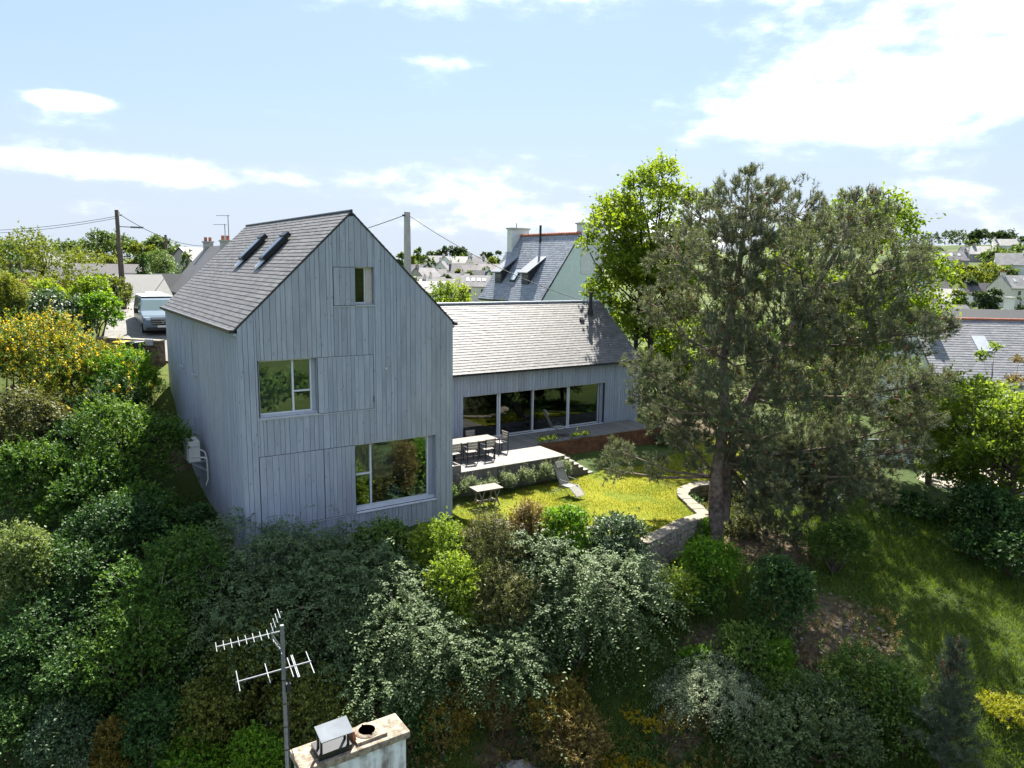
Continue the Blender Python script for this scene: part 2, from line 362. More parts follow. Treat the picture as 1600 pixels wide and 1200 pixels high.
def pieces(xa, xb, z0, top, ops):
    iv = [(z0, None)]
    cuts = sorted([(o[2], o[3]) for o in ops if o[0] < (xa + xb) / 2 < o[1]])
    res = []; z = z0
    for c0, c1 in cuts:
        if c0 > z: res.append((z, c0, c0))
        z = max(z, c1)
    res.append((z, top(xa), top(xb))); return res
def clad(par, name, m, s0, s1, z0, top, ops, mp, widths, th=.022, gap=.012):
    for xa, xb in strips(s0, s1, widths, ops):
        dp = rnd.uniform(-.004, .008)
        for (a, ta, tb) in pieces(xa, xb, z0, top, ops):
            if max(ta, tb) - a < .03: continue
            g = gap / 2; q = []
            for dep in (0, th + dp):
                q += [mp(xa + g, a, dep), mp(xb - g, a, dep), mp(xb - g, max(tb, a + .01), dep), mp(xa + g, max(ta, a + .01), dep)]
            MB().hexa(q).build(name, m, par)
mpF = lambda s, z, d: (s, HY0 - d, z)
clad(house, 'board', BOARD, HX0, HX1, -.55, gtop, OPEN, mpF, (.11, .15, .19, .22))
# wall carcass: front with real window holes, back, sides
w = MB()
for xa, xb in strips(HX0 + .03, HX1 - .03, (1.2,), GLZ):
    seg = [xa] + ([AX] if xa < AX < xb else []) + [xb]
    for sa, sb in zip(seg[:-1], seg[1:]):
        for (a, ta, tb) in pieces(sa, sb, -1.6, lambda x: gtop(x) - .03, GLZ):
            w.hexa([(sa, HY0 + .003, a), (sb, HY0 + .003, a), (sb, HY0 + .30, a), (sa, HY0 + .30, a), (sa, HY0 + .003, ta), (sb, HY0 + .003, tb), (sb, HY0 + .30, tb), (sa, HY0 + .30, ta)])
w.box(HX0 + .03, HX0 + .3, HY0 + .3, HY1 - .3, -1.6, EZ - .02); w.box(HX1 - .3, HX1 - .003, HY0 + .3, HY1 - .3, -1.6, EZ - .02)
w.add([(HX0, HY1, -1), (HX1, HY1, -1), (HX1, HY1, EZ), (AX, HY1, AZ), (HX0, HY1, EZ), (HX0, HY1 - .3, -1), (HX1, HY1 - .3, -1), (HX1, HY1 - .3, EZ), (AX, HY1 - .3, AZ), (HX0, HY1 - .3, EZ)],
      [(0, 4, 3, 2, 1), (5, 6, 7, 8, 9), (0, 1, 6, 5), (0, 5, 9, 4), (1, 2, 7, 6)])
w.build('wall', BACK, house)
# left wall boards, with shutter recesses
LOP = [(29.45, 30.28, 4.87, 6.15), (32.0, 32.85, 4.87, 6.15), (29.9, 30.6, 1.9, 3.02), (32.3, 33.0, 1.9, 3.0)]
mpL = lambda s, z, d: (HX0 - d, s, z)
clad(house, 'board', BOARD, HY0 - .022, HY1, -.7, lambda s: EZ - .14, LOP, mpL, (.11, .15, .19))
for (a, b, c, d) in LOP:
    sh = MB(); n = 5
    for i in range(n): sh.box(HX0 - .002, HX0 + .014, a + (b - a) * i / n + .004, a + (b - a) * (i + 1) / n - .004, c, d)
    so = sh.build('shutter', BOARD, house)
    if c > 4: MB().box(HX0 - .10, HX0 - .005, a - .03, b + .03, c - .03, c).build('sill', SILLM, so)
mpR = lambda s, z, d: (HX1 + d, s, z)
clad(house, 'board', BOARD, HY0 - .022, 28.6, -.2, lambda s: EZ - .14, [], mpR, (.15, .19, .22))
# roofs
def slate_roof(par, O, U, V, wid, ln, sw, ex, m, name='slate_covering', th=.012, seed=1, under=True):
    O, U, V = (np.array(a, float) for a in (O, U, V)); U /= np.linalg.norm(U); V /= np.linalg.norm(V); N = np.cross(U, V)
    if N[2] < 0: N = -N
    rng = np.random.default_rng(seed); rows = int(ln / ex); vs = []; ti = []
    for r in range(rows):
        n = int(wid / sw) + 2; off = (r % 2) * sw / 2
        for c in range(n):
            a = c * sw - off; b = a + sw - .006
            a = max(a, 0); b = min(b, wid)
            if b - a < .02: continue
            v0 = r * ex + rng.normal(0, .0025); v1 = min((r + 1) * ex + .02, ln); l = th * (1 + rng.uniform(0, .35)) + .004
            j = rng.normal(0, .002)
            p = [O + U * a + V * v0 + N * (l + j), O + U * b + V * v0 + N * (l - j), O + U * b + V * v1 + N * .004, O + U * a + V * v1 + N * .004,
                 O + U * a + V * (v0 + .002) - N * .003, O + U * b + V * (v0 + .002) - N * .003]
            vs += [p[0], p[1], p[2], p[3], p[4], p[5], p[1], p[0]]; t = rng.beta(2.5, 2.5); ti += [t, t * .6]
    o = np_mesh(name, np.array(vs), 4, np.array(ti), m, par); o['kind'] = 'stuff'
    return o
rl = math.hypot(AX - HX0, AZ - EZ)
ux = (AX - HX0) / rl; uz = (AZ - EZ) / rl
for sgn, nm in ((1, 'roof'), (-1, 'roof')):
    e = HX0 - .10 if sgn > 0 else HX1 + .10
    ez = EZ - .10 * SL
    th = .05
    d = MB(); yy0, yy1 = HY0 - .035, HY1 + .03
    n = np.array((-uz * sgn, 0, ux)) * th
    a = np.array((e, yy0, ez)); b = np.array((AX, yy0, AZ)); Y = np.array((0, yy1 - yy0, 0))
    d.hexa([a, b, b + Y, a + Y, a + n, b + (0, 0, th / ux), b + (0, 0, th / ux) + Y, a + n + Y])
    ro = d.build(nm, ZINC, house)
    slate_roof(ro, a + n + (0, 0, .002), Y, (ux * sgn, 0, uz), yy1 - yy0, np.linalg.norm(b - a) + th * .9, .30, .172, SLATE, seed=4 + sgn)
    g = MB(); gx0, gx1 = (e - .13, e - .005) if sgn > 0 else (e + .005, e + .13)
    g.box(gx0, gx1, yy0 + .03, yy1, ez - .02, ez + .085); g.build('gutter', ZINC, house)
    MB().box(min(e, e + .09 * sgn), max(e, e + .09 * sgn) , yy0 + .04, yy1 - .05, ez - .11, ez - .025).build('eave_board', BOARD, house)
MB().tube([(AX, HY0 - .04, AZ + .085), (AX, HY1 + .03, AZ + .085)], .05, 6).build('ridge_cap', ZINC, house)
# skylights on the left slope
def on_left(x, y, h): return np.array((x - uz * h, y, EZ + SL * (x - HX0) + ux * h))
for y0 in (26.75, 29.75):
    s = MB(); p = lambda x, y, h: on_left(x, y, h)
    xa, xb = 7.33, 8.16
    s.hexa([p(xa, y0, .10), p(xb, y0, .10), p(xb, y0 + .55, .10), p(xa, y0 + .55, .10), p(xa, y0, .27), p(xb, y0, .27), p(xb, y0 + .55, .27), p(xa, y0 + .55, .27)])
    s.hexa([p(xb - .03, y0 - .03, .12), p(xb + .14, y0 - .03, .12), p(xb + .14, y0 + .58, .12), p(xb - .03, y0 + .58, .12), p(xb - .03, y0 - .03, .31), p(xb + .14, y0 - .03, .29), p(xb + .14, y0 + .58, .29), p(xb - .03, y0 + .58, .31)])
    sk = s.build('skylight', DARKM, house, bevel=.015)
    MB().hexa([p(xa + .07, y0 + .07, .265), p(xb - .08, y0 + .07, .265), p(xb - .08, y0 + .48, .265), p(xa + .07, y0 + .48, .265), p(xa + .07, y0 + .07, .277), p(xb - .08, y0 + .07, .277), p(xb - .08, y0 + .48, .277), p(xa + .07, y0 + .48, .277)]).build('pane', plain('skylight_glass_%d' % int(y0), (.05, .07, .09), .08, 0, .02, spec=.8), sk)
    MB().hexa([p(xa - .24, y0 + .02, .125), p(xa, y0 + .02, .135), p(xa, y0 + .53, .135), p(xa - .24, y0 + .53, .125), p(xa - .24, y0 + .02, .14), p(xa, y0 + .02, .15), p(xa, y0 + .53, .15), p(xa - .24, y0 + .53, .14)]).build('flashing', SILLM, sk)
# windows of the gable (mapping: s along the wall, z up, dep inwards)
def window(par, mp, s0, s1, z0, z1, dep, fw, mull=(), trans=(), glass=GLASS, fm=ALU, name='window'):
    f = MB()
    def b(a0, a1, c0, c1, d0=dep, d1=dep + .07):
        f.hexa([mp(a0, c0, -d0), mp(a1, c0, -d0), mp(a1, c0, -d1), mp(a0, c0, -d1), mp(a0, c1, -d0), mp(a1, c1, -d0), mp(a1, c1, -d1), mp(a0, c1, -d1)])
    b(s0, s0 + fw, z0, z1); b(s1 - fw, s1, z0, z1); b(s0 + fw, s1 - fw, z0, z0 + fw); b(s0 + fw, s1 - fw, z1 - fw, z1)
    for mu in mull: b(mu - fw * .6, mu + fw * .6, z0 + fw, z1 - fw, dep - .012, dep + .065)
    for (a0, a1, c) in trans: b(a0, a1, c - fw * .55, c + fw * .55, dep - .006, dep + .06)
    o = f.build(name, fm, par)
    ed = [s0 + fw] + list(mull) + [s1 - fw]
    for a0, a1 in zip(ed[:-1], ed[1:]):
        g = MB(); d0 = dep + .035; a0 += .02; a1 -= .02
        g.hexa([mp(a0, z0 + fw - .01, -d0), mp(a1, z0 + fw - .01, -d0), mp(a1, z0 + fw - .01, -d0 - .01), mp(a0, z0 + fw - .01, -d0 - .01), mp(a0, z1 - fw + .01, -d0), mp(a1, z1 - fw + .01, -d0), mp(a1, z1 - fw + .01, -d0 - .01), mp(a0, z1 - fw + .01, -d0 - .01)])
        g.build('pane', glass, o)
    return o
wi = window(house, mpF, 9.10, 9.52, 7.83, 9.03, .16, .045, glass=glass_mat('attic_glass', (.6, .65, .65), .3))
MB().box(9.523, 9.74, HY0 + .14, HY0 + .20, 7.83, 9.03).build('reveal', board_mat('pale_reveal_wood', (.45, .41, .38), .1), wi)
window(house, mpF, 5.90, 7.60, 4.38, 6.12, .15, .05, (6.99,), ((6.99, 7.58, 5.07),))
window(house, mpF, 9.00, 11.83, .80, 3.06, .17, .055, (9.60,), ((9.02, 9.60, 1.98),))
# reveals: side boards and sloping sills
def reveal(x, z0, z1, wd=.012): MB().box(x - wd, x, HY0 - .018, HY0 + .24, z0, z1).build('reveal', BOARD, house)
reveal(9.77, 7.8, 9.03); reveal(12.06, .72, 3.08); reveal(7.745, 4.34, 6.13)
MB().box(11.835, 12.045, HY0 + .19, HY0 + .25, .72, 3.06).build('reveal', BOARD, house)
MB().box(7.602, 7.73, HY0 + .17, HY0 + .23, 4.38, 6.12).build('reveal', BOARD, house)
def sill(x0, x1, z, zin, inn): 
    MB().hexa([(x0, HY0 - .06, z - .02), (x1, HY0 - .06, z - .02), (x1, HY0 + inn, zin - .02), (x0, HY0 + inn, zin - .02), (x0, HY0 - .06, z), (x1, HY0 - .06, z), (x1, HY0 + inn, zin), (x0, HY0 + inn, zin)]).build('sill', SILLM, house)
sill(8.99, 12.07, .66, .81, .16); sill(5.86, 7.74, 4.28, 4.385, .14); sill(9.10, 9.78, 7.775, 7.835, .15)
for x0, x1, z in ((8.32, 9.79, 7.765), (5.84, 9.72, 4.262), (5.77, 8.985, .655)): MB().box(x0, x1, HY0 - .045, HY0 - .001, z - .022, z).build('sill_trim', SILLM, house)
# shutters of flush boards
for x0, x1, z0, z1 in ((8.36, 9.09, 7.79, 9.01), (7.76, 9.68, 4.285, 6.115), (5.81, 7.88, .68, 3.06), (7.90, 8.97, .68, 3.06)):
    sh = MB().box(x0, x1, HY0 - .012, HY0 - .001, z0, z1).build('shutter', BACK, house); x = x0
    while x < x1 - .02:
        ww = rnd.choice((.13, .17, .2)); ww = ww if x1 - x - ww > .07 else x1 - x
        MB().box(x + .005, x + ww - .005, HY0 - .03 + rnd.uniform(-.003, .003), HY0 - .0125, z0, z1).build('board', BOARD, sh); x += ww
MB().box(9.66, 9.69, HY0 - .06, HY0 - .034, 4.50, 4.72).build('shutter_bolt', ZINC, house)
MB().cyl((0, 0), .05, 0, .06, 12); kn = MB().tube([(10.13, HY0 - .02, 5.62), (10.13, HY0 - .09, 5.62)], .035, 12).build('wall_vent', PLAST, house)
# rooms behind the windows
def room(x0, x1, y0, y1, z0, z1, open_front=True, wm=ROOMW, fm=ROOMF, gap=None):
    r = MB()
    if gap: r.box(x0, gap[0], y1, y1 + .1, z0, z1); r.box(gap[1], x1, y1, y1 + .1, z0, z1); r.box(gap[0], gap[1], y1, y1 + .1, z0, gap[2]); r.box(gap[0], gap[1], y1, y1 + .1, gap[3], z1)
    else: r.box(x0, x1, y1, y1 + .1, z0, z1)
    r.box(x0 - .1, x0, y0, y1, z0, z1); r.box(x1, x1 + .1, y0, y1, z0, z1); r.box(x0, x1, y0, y1, z1, z1 + .1)
    r.build('room_wall', wm, house); MB().box(x0, x1, y0, y1, z0 - .1, z0).build('room_floor', fm, house)
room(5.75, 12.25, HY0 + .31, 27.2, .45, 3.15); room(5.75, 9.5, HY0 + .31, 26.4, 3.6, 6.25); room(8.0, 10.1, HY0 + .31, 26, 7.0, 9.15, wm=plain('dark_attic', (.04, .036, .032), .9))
# contents of the lower room
ball = MB().ball((10.75, 23.95, .85), .36, 24, 14).build('exercise_ball', plain('teal_rubber', (.01, .20, .23), .35, 0, .03)); tag(ball, 'teal ball behind the big lower window of the timber house', 'ball')
bed = thing('daybed', 'low daybed with orange and brown blankets behind the lower window', 'bed', (9.9, 24.6, .45))
MB().box(9.1, 11.0, 24.35, 25.3, .45, .8).build('base', ROOMF, bed, .02); MB().box(9.12, 10.4, 24.37, 25.28, .8, 1.02).build('blanket', plain('orange_blanket', (.32, .14, .04), .9, 0, .35, 5), bed, .06)
cu = MB().box(10.42, 10.95, 24.4, 25.2, .8, 1.06).build('cushion', plain('brown_cushion', (.20, .10, .06), .9, 0, .3, 8), bed, .08)
ba = MB()
ba.ball((11.45, 24.05, .66), .22, 14, 8, sc=(1.2, 1, .9)); tag(ba.build('floor_cushion', plain('salmon_fabric', (.42, .18, .12), .9, 0, .3, 6)), 'salmon coloured floor cushion right of the teal ball', 'cushion')
pend = thing('pendant_lamp', 'wide white pendant lamp seen through the lower window', 'lamp', (10.9, 25, 2.45))
MB().tube([(10.9, 25, 2.45), (10.9, 25, 2.6)], [.36, .08], 20).build('shade', PLAST, pend); MB().cyl((10.9, 25), .008, 2.6, 3.15, 6).build('cord', DARKM, pend)

# ---- long low wing
WX1, WY0, WZE, WYR, WZR = 27.32, 28.65, 4.33, 32.1, 7.14
WYB = 2 * WYR - WY0
WOP = [(16.42, 24.93, 1.05, 3.20)]
mpW = lambda s, z, d: (s, WY0 - d, z)
clad(house, 'board', BOARD, HX1, WX1, .2, lambda s: WZE - .06, WOP, mpW, (.14, .17, .2))
w = MB()
w.box(HX1, 16.42, WY0 + .003, WY0 + .28, -.5, WZE - .02); w.box(24.93, WX1 - .03, WY0 + .003, WY0 + .28, -.5, WZE - .02)
w.box(16.42, 24.93, WY0 + .003, WY0 + .28, 3.2, WZE - .02); w.box(16.42, 24.93, WY0 + .003, WY0 + .28, -.5, 1.04)
BW = ((HX1, 19.0, -.5, WZE - .02), (24.0, WX1 - .03, -.5, WZE - .02), (19.0, 24.0, -.5, 1.9), (19.0, 24.0, 3.05, WZE - .02))
for a0, a1, c0, c1 in BW: w.box(a0, a1, WYB - .3, WYB - .003, c0, c1)
w.add([(WX1 - .03, WY0 + .28, -.5), (WX1 - .03, WYB - .3, -.5), (WX1 - .03, WYB - .3, WZE), (WX1 - .03, WYR, WZR), (WX1 - .03, WY0 + .28, WZE), (WX1 - .3, WY0 + .28, -.5), (WX1 - .3, WYB - .3, -.5), (WX1 - .3, WYB - .3, WZE), (WX1 - .3, WYR, WZR), (WX1 - .3, WY0 + .28, WZE)],
      [(0, 1, 2, 3, 4), (5, 9, 8, 7, 6), (0, 4, 9, 5), (1, 6, 7, 2)])
w.build('wall', BACK, house)
clad(house, 'board', BOARD, WY0 - .02, WYB, 0, lambda s: WZR - abs(s - WYR) * (WZR - WZE) / (WYR - WY0) - .05, [], lambda s, z, d: (WX1 - .03 + d, s, z), (.22, .25))
wl = math.hypot(WYR - WY0, WZR - WZE); wy, wz = (WYR - WY0) / wl, (WZR - WZE) / wl; WS = (WZR - WZE) / (WYR - WY0)
for sgn in (1, -1):
    e = WY0 - .16 if sgn > 0 else WYB + .16; ez = WZE - .16 * WS; th = .06; n = np.array((0, -wz * sgn, wy)) * th
    X = np.array((WX1 + .04 - HX1, 0, 0)); a = np.array((HX1, e, ez)); b = np.array((HX1, WYR, WZR)); t3 = np.array((0, 0, th / wy))
    ro = MB().hexa([a, b, b + X, a + X, a + n, b + t3, b + t3 + X, a + n + X]).build('roof', ZINC, house)
    slate_roof(ro, a + n + (0, 0, .002), X, (0, wy * sgn, wz), X[0], np.linalg.norm(b - a) + .05, .30, .172, SLATE, seed=11 + sgn)
    y0, y1 = (e - .12, e - .004) if sgn > 0 else (e + .004, e + .12)
    MB().box(HX1 + .03, WX1 + .04, y0, y1, ez - .03, ez + .075).build('gutter', ZINC, house)
MB().box(HX1, WX1, WY0 - .045, WY0 - .023, WZE - .19, WZE - .065).build('eave_board', BOARD, house)
MB().tube([(HX1, WYR, WZR + .10), (WX1 + .04, WYR, WZR + .10)], .06, 6).build('ridge_cap', SILLM, house)
fl = thing
px_, py_ = 26.0, 31.3; pz = WZR - (WYR - py_) * WS
pi_ = MB().cyl((px_, py_), .10, pz, pz + 1.25, 14); pi_.cyl((px_, py_), .16, pz - .05, pz + .32, 14); pi_.cyl((px_, py_), .125, pz + 1.25, pz + 1.3, 14)
pi_.build('stove_pipe', DARKM, house)
MB().obox((25.1, 30.9, WZR - (WYR - 30.9) * WS + .16), (.12, 0, 0), (0, .1 * wy, .1 * wz), (0, -.03 * wz, .03 * wy)).build('roof_vent', DARKM, house)
# glazed doors: four panels
def door_panel(a, b, dep):
    window(house, mpW, a, b, 1.07, 3.19, dep, .055, (), (), GLASSD, ALU, 'glazed_door')
door_panel(16.45, 18.42, .13); door_panel(18.36, 20.5, .21); door_panel(20.44, 22.62, .13); door_panel(22.70, 24.72, .21)
MB().box(22.622, 22.698, WY0 + .10, WY0 + .26, 1.07, 3.19).build('door_post', ALU, house); MB().box(18.44, 18.52, WY0 + .08, WY0 + .16, 1.07, 3.19).build('door_post', ALU, house)
MB().box(24.722, 24.92, WY0 + .12, WY0 + .18, 1.05, 3.2).build('reveal', BOARD, house); MB().box(16.42, 24.93, WY0 - .01, WY0 + .1, 1.045, 1.066).build('door_track', ALU, house)
room(13.0, 26.9, WY0 + .29, WYB - .42, 1.04, 3.3, gap=(19.0, 24.0, 1.9, 3.05), wm=plain('living_room_plaster', (.52, .48, .43), .9), fm=plain('living_floor', (.26, .21, .17), .4))
window(house, lambda s, z, d: (s, WYB + d, z), 19.0, 24.0, 1.9, 3.05, .16, .05, (20.6, 22.3))
sofa = thing('sofa', 'dark red sofa with white cushions behind the third glazed door', 'sofa', (21.6, 30.6, 1.04))
MB().box(20.7, 22.6, 30.2, 31.1, 1.04, 1.46).build('base', plain('red_fabric', (.09, .02, .02), .9), sofa, .04); MB().box(20.7, 22.6, 30.95, 31.15, 1.3, 1.85).build('backrest', MATS['red_fabric'], sofa, .05)
for x in (21.0, 22.2): MB().obox((x, 30.85, 1.66), (.22, 0, 0), (0, .06, .02), (0, -.05, .2)).build('cushion', WHITE, sofa, .04)
arm = thing('armchair', 'dark slatted armchair behind the second glazed door', 'chair', (20.0, 29.9, 1.04))
MB().box(19.7, 20.3, 29.6, 30.2, 1.35, 1.45).build('seat', DARKM, arm)
for i in range(6): MB().box(19.7, 20.3, 30.15, 30.2, 1.5 + i * .13, 1.59 + i * .13).build('slat', DARKM, arm)
for x in (19.72, 20.28):
    for y in (29.63, 30.17): MB().box(x - .025, x + .025, y - .025, y + .025, 1.04, 1.36 if y < 30 else 2.3).build('leg', DARKM, arm)
# heat pump on the left wall
hp = thing('heat_pump', 'cream heat pump unit hung on the left timber wall', 'heat pump', (4.8, 28.5, 1.75))
MB().box(4.60, 5.0, 28.1, 28.95, 1.85, 2.62).build('casing', PLAST, hp, .02); MB().box(4.54, 4.598, 28.14, 28.9, 1.9, 2.5).build('fan_grille', CONC, hp, .02)
MB().box(4.66, 4.95, 28.08, 28.1, 2.40, 2.46).build('vent_panel', SILLM, hp); MB().box(4.66, 4.95, 28.08, 28.1, 2.0, 2.03).build('vent_panel', SILLM, hp)
b_ = MB(); b_.bar((4.6, 28.25, 1.82), (5.28, 28.25, 1.82), .04); b_.bar((4.6, 28.8, 1.82), (5.28, 28.8, 1.82), .04); b_.bar((4.7, 28.25, 1.80), (5.26, 28.25, 1.4), .03); b_.bar((4.7, 28.8, 1.80), (5.26, 28.8, 1.4), .03); b_.build('bracket', SILLM, hp)
MB().tube([(4.98, 28.12, 2.3), (5.15, 28.1, 2.2), (5.2, 28.05, 1.95), (5.2, 27.98, 1.5), (5.2, 27.96, 1.2), (5.12, 28.0, .95)], .03, 8).build('pipe', PLAST, hp)
MB().tube([(4.98, 28.1, 2.0), (5.1, 28.05, 2.0), (5.22, 28.0, 1.9)], .03, 8).build('pipe', PLAST, hp)

# ------------------------------------------------------------------ deck, steps, planter, lawn
deck = thing('wooden_deck', 'weathered grey timber deck with steps along the glazed wing', 'deck', (12.74, 24.4, 0))
x = 12.745
i = 0
while x < 26.6:
    y0 = 24.4 if x < 19.08 else 26.62
    for ya, yb in (((y0, 26.49), (26.496, WY0 - .03)) if y0 < 26 else ((y0, WY0 - .03),)):
        MB().box(x, min(x + .139, 26.62), ya, yb, 1.02 + rnd.uniform(-.003, .002), 1.05 + rnd.uniform(-.003, .002)).build('plank', BOARDX, deck)
    x += .145
MB().box(12.745, 19.08, 24.46, WY0, .7, 1.015).build('joist_frame', BACK, deck); MB().box(19.1, 26.6, 26.66, WY0, .3, 1.015).build('joist_frame', BACK, deck)
x = 12.745
while x < 19.05:
    ww = rnd.choice((.2, .24)); MB().box(x, min(x + ww - .012, 19.09), 24.40 + rnd.uniform(0, .012), 24.44, -.1, 1.012).build('fascia_board', FASCIA, deck); x += ww
MB().box(12.745, 19.1, 24.375, 24.398, .985, 1.05).build('edge_trim', BOARDX, deck)
for k in range(6):
    zt = 1.05 - .165 * (k + 1) + .0; xa = 19.1 + .27 * k
    MB().box(xa - .005, xa + .285, 24.40, 26.5, zt - .035, zt).build('tread', BOARDX, deck); MB().box(xa, xa + .262, 24.43, 24.47, -.1, zt - .036).build('stringer_board', FASCIA, deck)
    MB().box(xa, xa + .02, 24.48, 26.48, zt - .1, zt + .128).build('riser', FASCIA, deck)
pl = thing('steel_planter', 'rust brown steel retaining planter along the deck edge', 'planter', (19.1, 26.5, 0))
x = 19.1
while x < 28.4:
    x2 = min(x + 1.25, 28.5); MB().box(x + .006, x2 - .006, 26.505, 26.52 + .006 * (int(x) % 2), -.2, 1.03).build('panel', CORTEN, pl); x = x2
MB().box(19.1, 28.5, 26.53, 26.6, -.2, 1.0).build('backing', CORTEN, pl); MB().box(19.1, 28.5, 26.5, 26.615, 1.032, 1.045).build('rim', plain('rim_soil', (.12, .08, .05), .95, 0, .3), pl)
for xx in (20.3, 22.1, 24.0): MB().box(xx - .06, xx + .06, 26.42, 26.50, .78, .92).build('bracket', CORTEN, pl)
LAWN = [(12.74, 22.3), (14.6, 19.3), (16.55, 16.95), (19.2, 17.75), (20.4, 17.8), (21.5, 19.95), (22.2, 20.5), (23.2, 20.7), (24.2, 20.4), (26.5, 20.8), (29, 22.5), (31.5, 26), (31, 28.5), (28.5, 26.5), (19.0, 26.5), (19.0, 24.45), (12.74, 24.45)]
def inside(p, poly):
    x, y = p[:, 0], p[:, 1]; c = np.zeros(len(p), bool); n = len(poly)
    for i in range(n):
        (x0, y0), (x1, y1) = poly[i], poly[i - 1]
        c ^= ((y0 > y) != (y1 > y)) & (x < (x1 - x0) * (y - y0) / (y1 - y0 + 1e-12) + x0)
    return c
m_, t_, b_ = mat('lawn_grass', .95, 0, .1)
co = t_.new('ShaderNodeTexCoord').outputs['Object']; n1 = t_.noise(co, .55, 5.0); n2 = t_.noise(co, 5.0, 6.0, .7); n3 = t_.noise(co, 40, 3.0)
cc = t_.mixc(t_.smooth(n1, .42, .62), (.22, .225, .016), (.13, .17, .015)); cc = t_.mixc(t_.smooth(n2, .48, .72), cc, (.27, .24, .034)); cc = t_.mixc(t_.smooth(n3, .55, .8), cc, (.05, .07, .01))
t_.put(b_, 'Base Color', cc); t_.put(b_, 'Normal', t_.new('ShaderNodeBump', ins={'Strength': 1.0, 'Distance': .06, 'Height': t_.math('ADD', n2, n3)}).outputs[0])
n = len(LAWN)
lw = MB().add([(x, y, 0) for x, y in LAWN] + [(x, y, -1.6) for x, y in LAWN], [tuple(range(n))] + [(i, (i + 1) % n, n + (i + 1) % n, n + i)[::-1] for i in range(n)])
tag(lw.build('lawn', m_), kind='structure')
# stone wall round the lawn
sw = thing('stone_wall', 'low dry stone wall with pale coping stones curving round the lawn', 'wall', (20, 17.8, -1.2))
PATH = [np.array(p) for p in ((13.4, 21.2), (14.7, 19.2), (16.6, 16.9), (19.2, 17.6), (20.55, 17.72), (21.6, 19.85), (22.3, 20.4), (23.2, 20.6), (24.4, 20.25))]
def walk(step):
    for a, b in zip(PATH[:-1], PATH[1:]):
        L = np.linalg.norm(b - a); k = max(1, round(L / step)); d = (b - a) / L
        for i in range(k): yield a + d * (L * (i + .5) / k), d, L / k
for c, d, l in walk(.55):
    nrm = np.array((d[1], -d[0])); hw = .25 + rnd.uniform(-.03, .03); a = rnd.uniform(-.06, .06); d3 = np.array((d[0], d[1], 0)); n3 = np.array((nrm[0], nrm[1], 0)) + d3 * a
    MB().obox((c[0], c[1], .065 + rnd.uniform(-.015, .015)), d3 * (l / 2 - .012), n3 * hw, (rnd.uniform(-.02, .02), rnd.uniform(-.02, .02), .055)).build('coping_stone', COPING, sw, .02)
for row in range(6):
    for k, (c, d, l) in enumerate(walk(.36 if row % 2 else .44)):
        if c[0] < 15.5: continue
        nrm = np.array((d[1], -d[0])); z = -1.25 + row * .213; hh = .1 + rnd.uniform(-.012, .004)
        d3 = np.array((d[0], d[1], 0)); n3 = np.array((nrm[0], nrm[1], 0)); cc = c + nrm * (.07 + rnd.uniform(-.025, .025))
        MB().obox((cc[0], cc[1], z + .1), d3 * (l / 2 - .01), n3 * .15, (0, 0, hh)).build('stone', STONE, sw, .025)
for px, py, s in ((925, 797, .25), (905, 788, .2), (1140, 790, .3), (1165, 765, .35)):
    p = at(px, py, 24.5 if px < 1000 else 30); bl = MB(); bl.ball((p[0], p[1], max(0, ground(p[0], p[1])) + s * .2), s, 9, 6, sc=(1.2, .8, .6))
    tag(bl.build('boulder', COPING), {925: 'pale stone poking out behind the hedge at the lawn edge, right one', 905: 'pale stone poking out behind the hedge at the lawn edge, left one', 1140: 'pale boulder just right of the pine trunk', 1165: 'larger tan boulder right of the pine trunk further back'}[px], 'stone')

# ------------------------------------------------------------------ garden furniture
def lounge_chair(loc, rz, label):
    t = thing('lounge_chair', label, 'chair', (0, 0, 0), 'reclining garden chairs')
    a = np.array((0, .1, .42)); b = np.array((0, .50, 1.2)); c = np.array((0, -.42, .46)); e = np.array((0, -.82, .16))
    def sheet(p, q, name):
        d = q - p; nn = np.cross(d, (1, 0, 0)); nn = nn / np.linalg.norm(nn); MB().obox((p + q) / 2, (.23, 0, 0), d / 2, nn * .008).build(name, MESHF, t)
    sheet(a, b, 'backrest'); sheet(a + (0, -.01, .0), c, 'seat'); sheet(c + (0, -.01, -.01), e, 'leg_rest')
    bh = b + (0, .0, .0); MB().obox(bh + (0, -.09, -.02), (.2, 0, 0), (0, .07, .11), (0, -.02, .012)).build('head_pillow', MESHF, t, .01)
    for s in (-1, 1):
        X = np.array((s * .25, 0, 0))
        MB().tube([e + X, c + X, a + X, b + X], .014, 6).build('side_rail', GALV, t); MB().tube([X + (0, -.62, .0), X + (0, .2, .62)], .013, 6).build('leg', GALV, t); MB().tube([X + (0, .6, .0), X + (0, -.35, .62)], .013, 6).build('leg', GALV, t)
        X2 = X * 1.16; MB().obox(X2 + (0, -.1, .66), (.025, 0, 0), (0, .25, 0), (0, 0, .012)).build('armrest', DARKM, t)
    for y in (-.62, .6): MB().tube([(-.25, y, .012), (.25, y, .012)], .012, 6).build('foot_bar', GALV, t)
    t.location = loc; t.rotation_euler = (0, 0, rz); return t
lounge_chair((17.75, 22.55, 0), radians(8), 'beige reclining chair standing on the sunny lawn')
lounge_chair((20.85, 27.55, 1.05), radians(72), 'beige reclining chair on the deck before the glazed doors')
gt = thing('garden_table', 'small weathered wooden folding table on the lawn', 'table', (14.3, 23.1, 0))
for i in range(8): MB().box(13.72 + i * .142, 13.855 + i * .142, 22.75, 23.45, .70, .722).build('slat', WOODT, gt)
for y in (22.9, 23.3): MB().box(13.74, 14.84, y - .03, y + .03, .655, .699).build('rail', WOODT, gt)
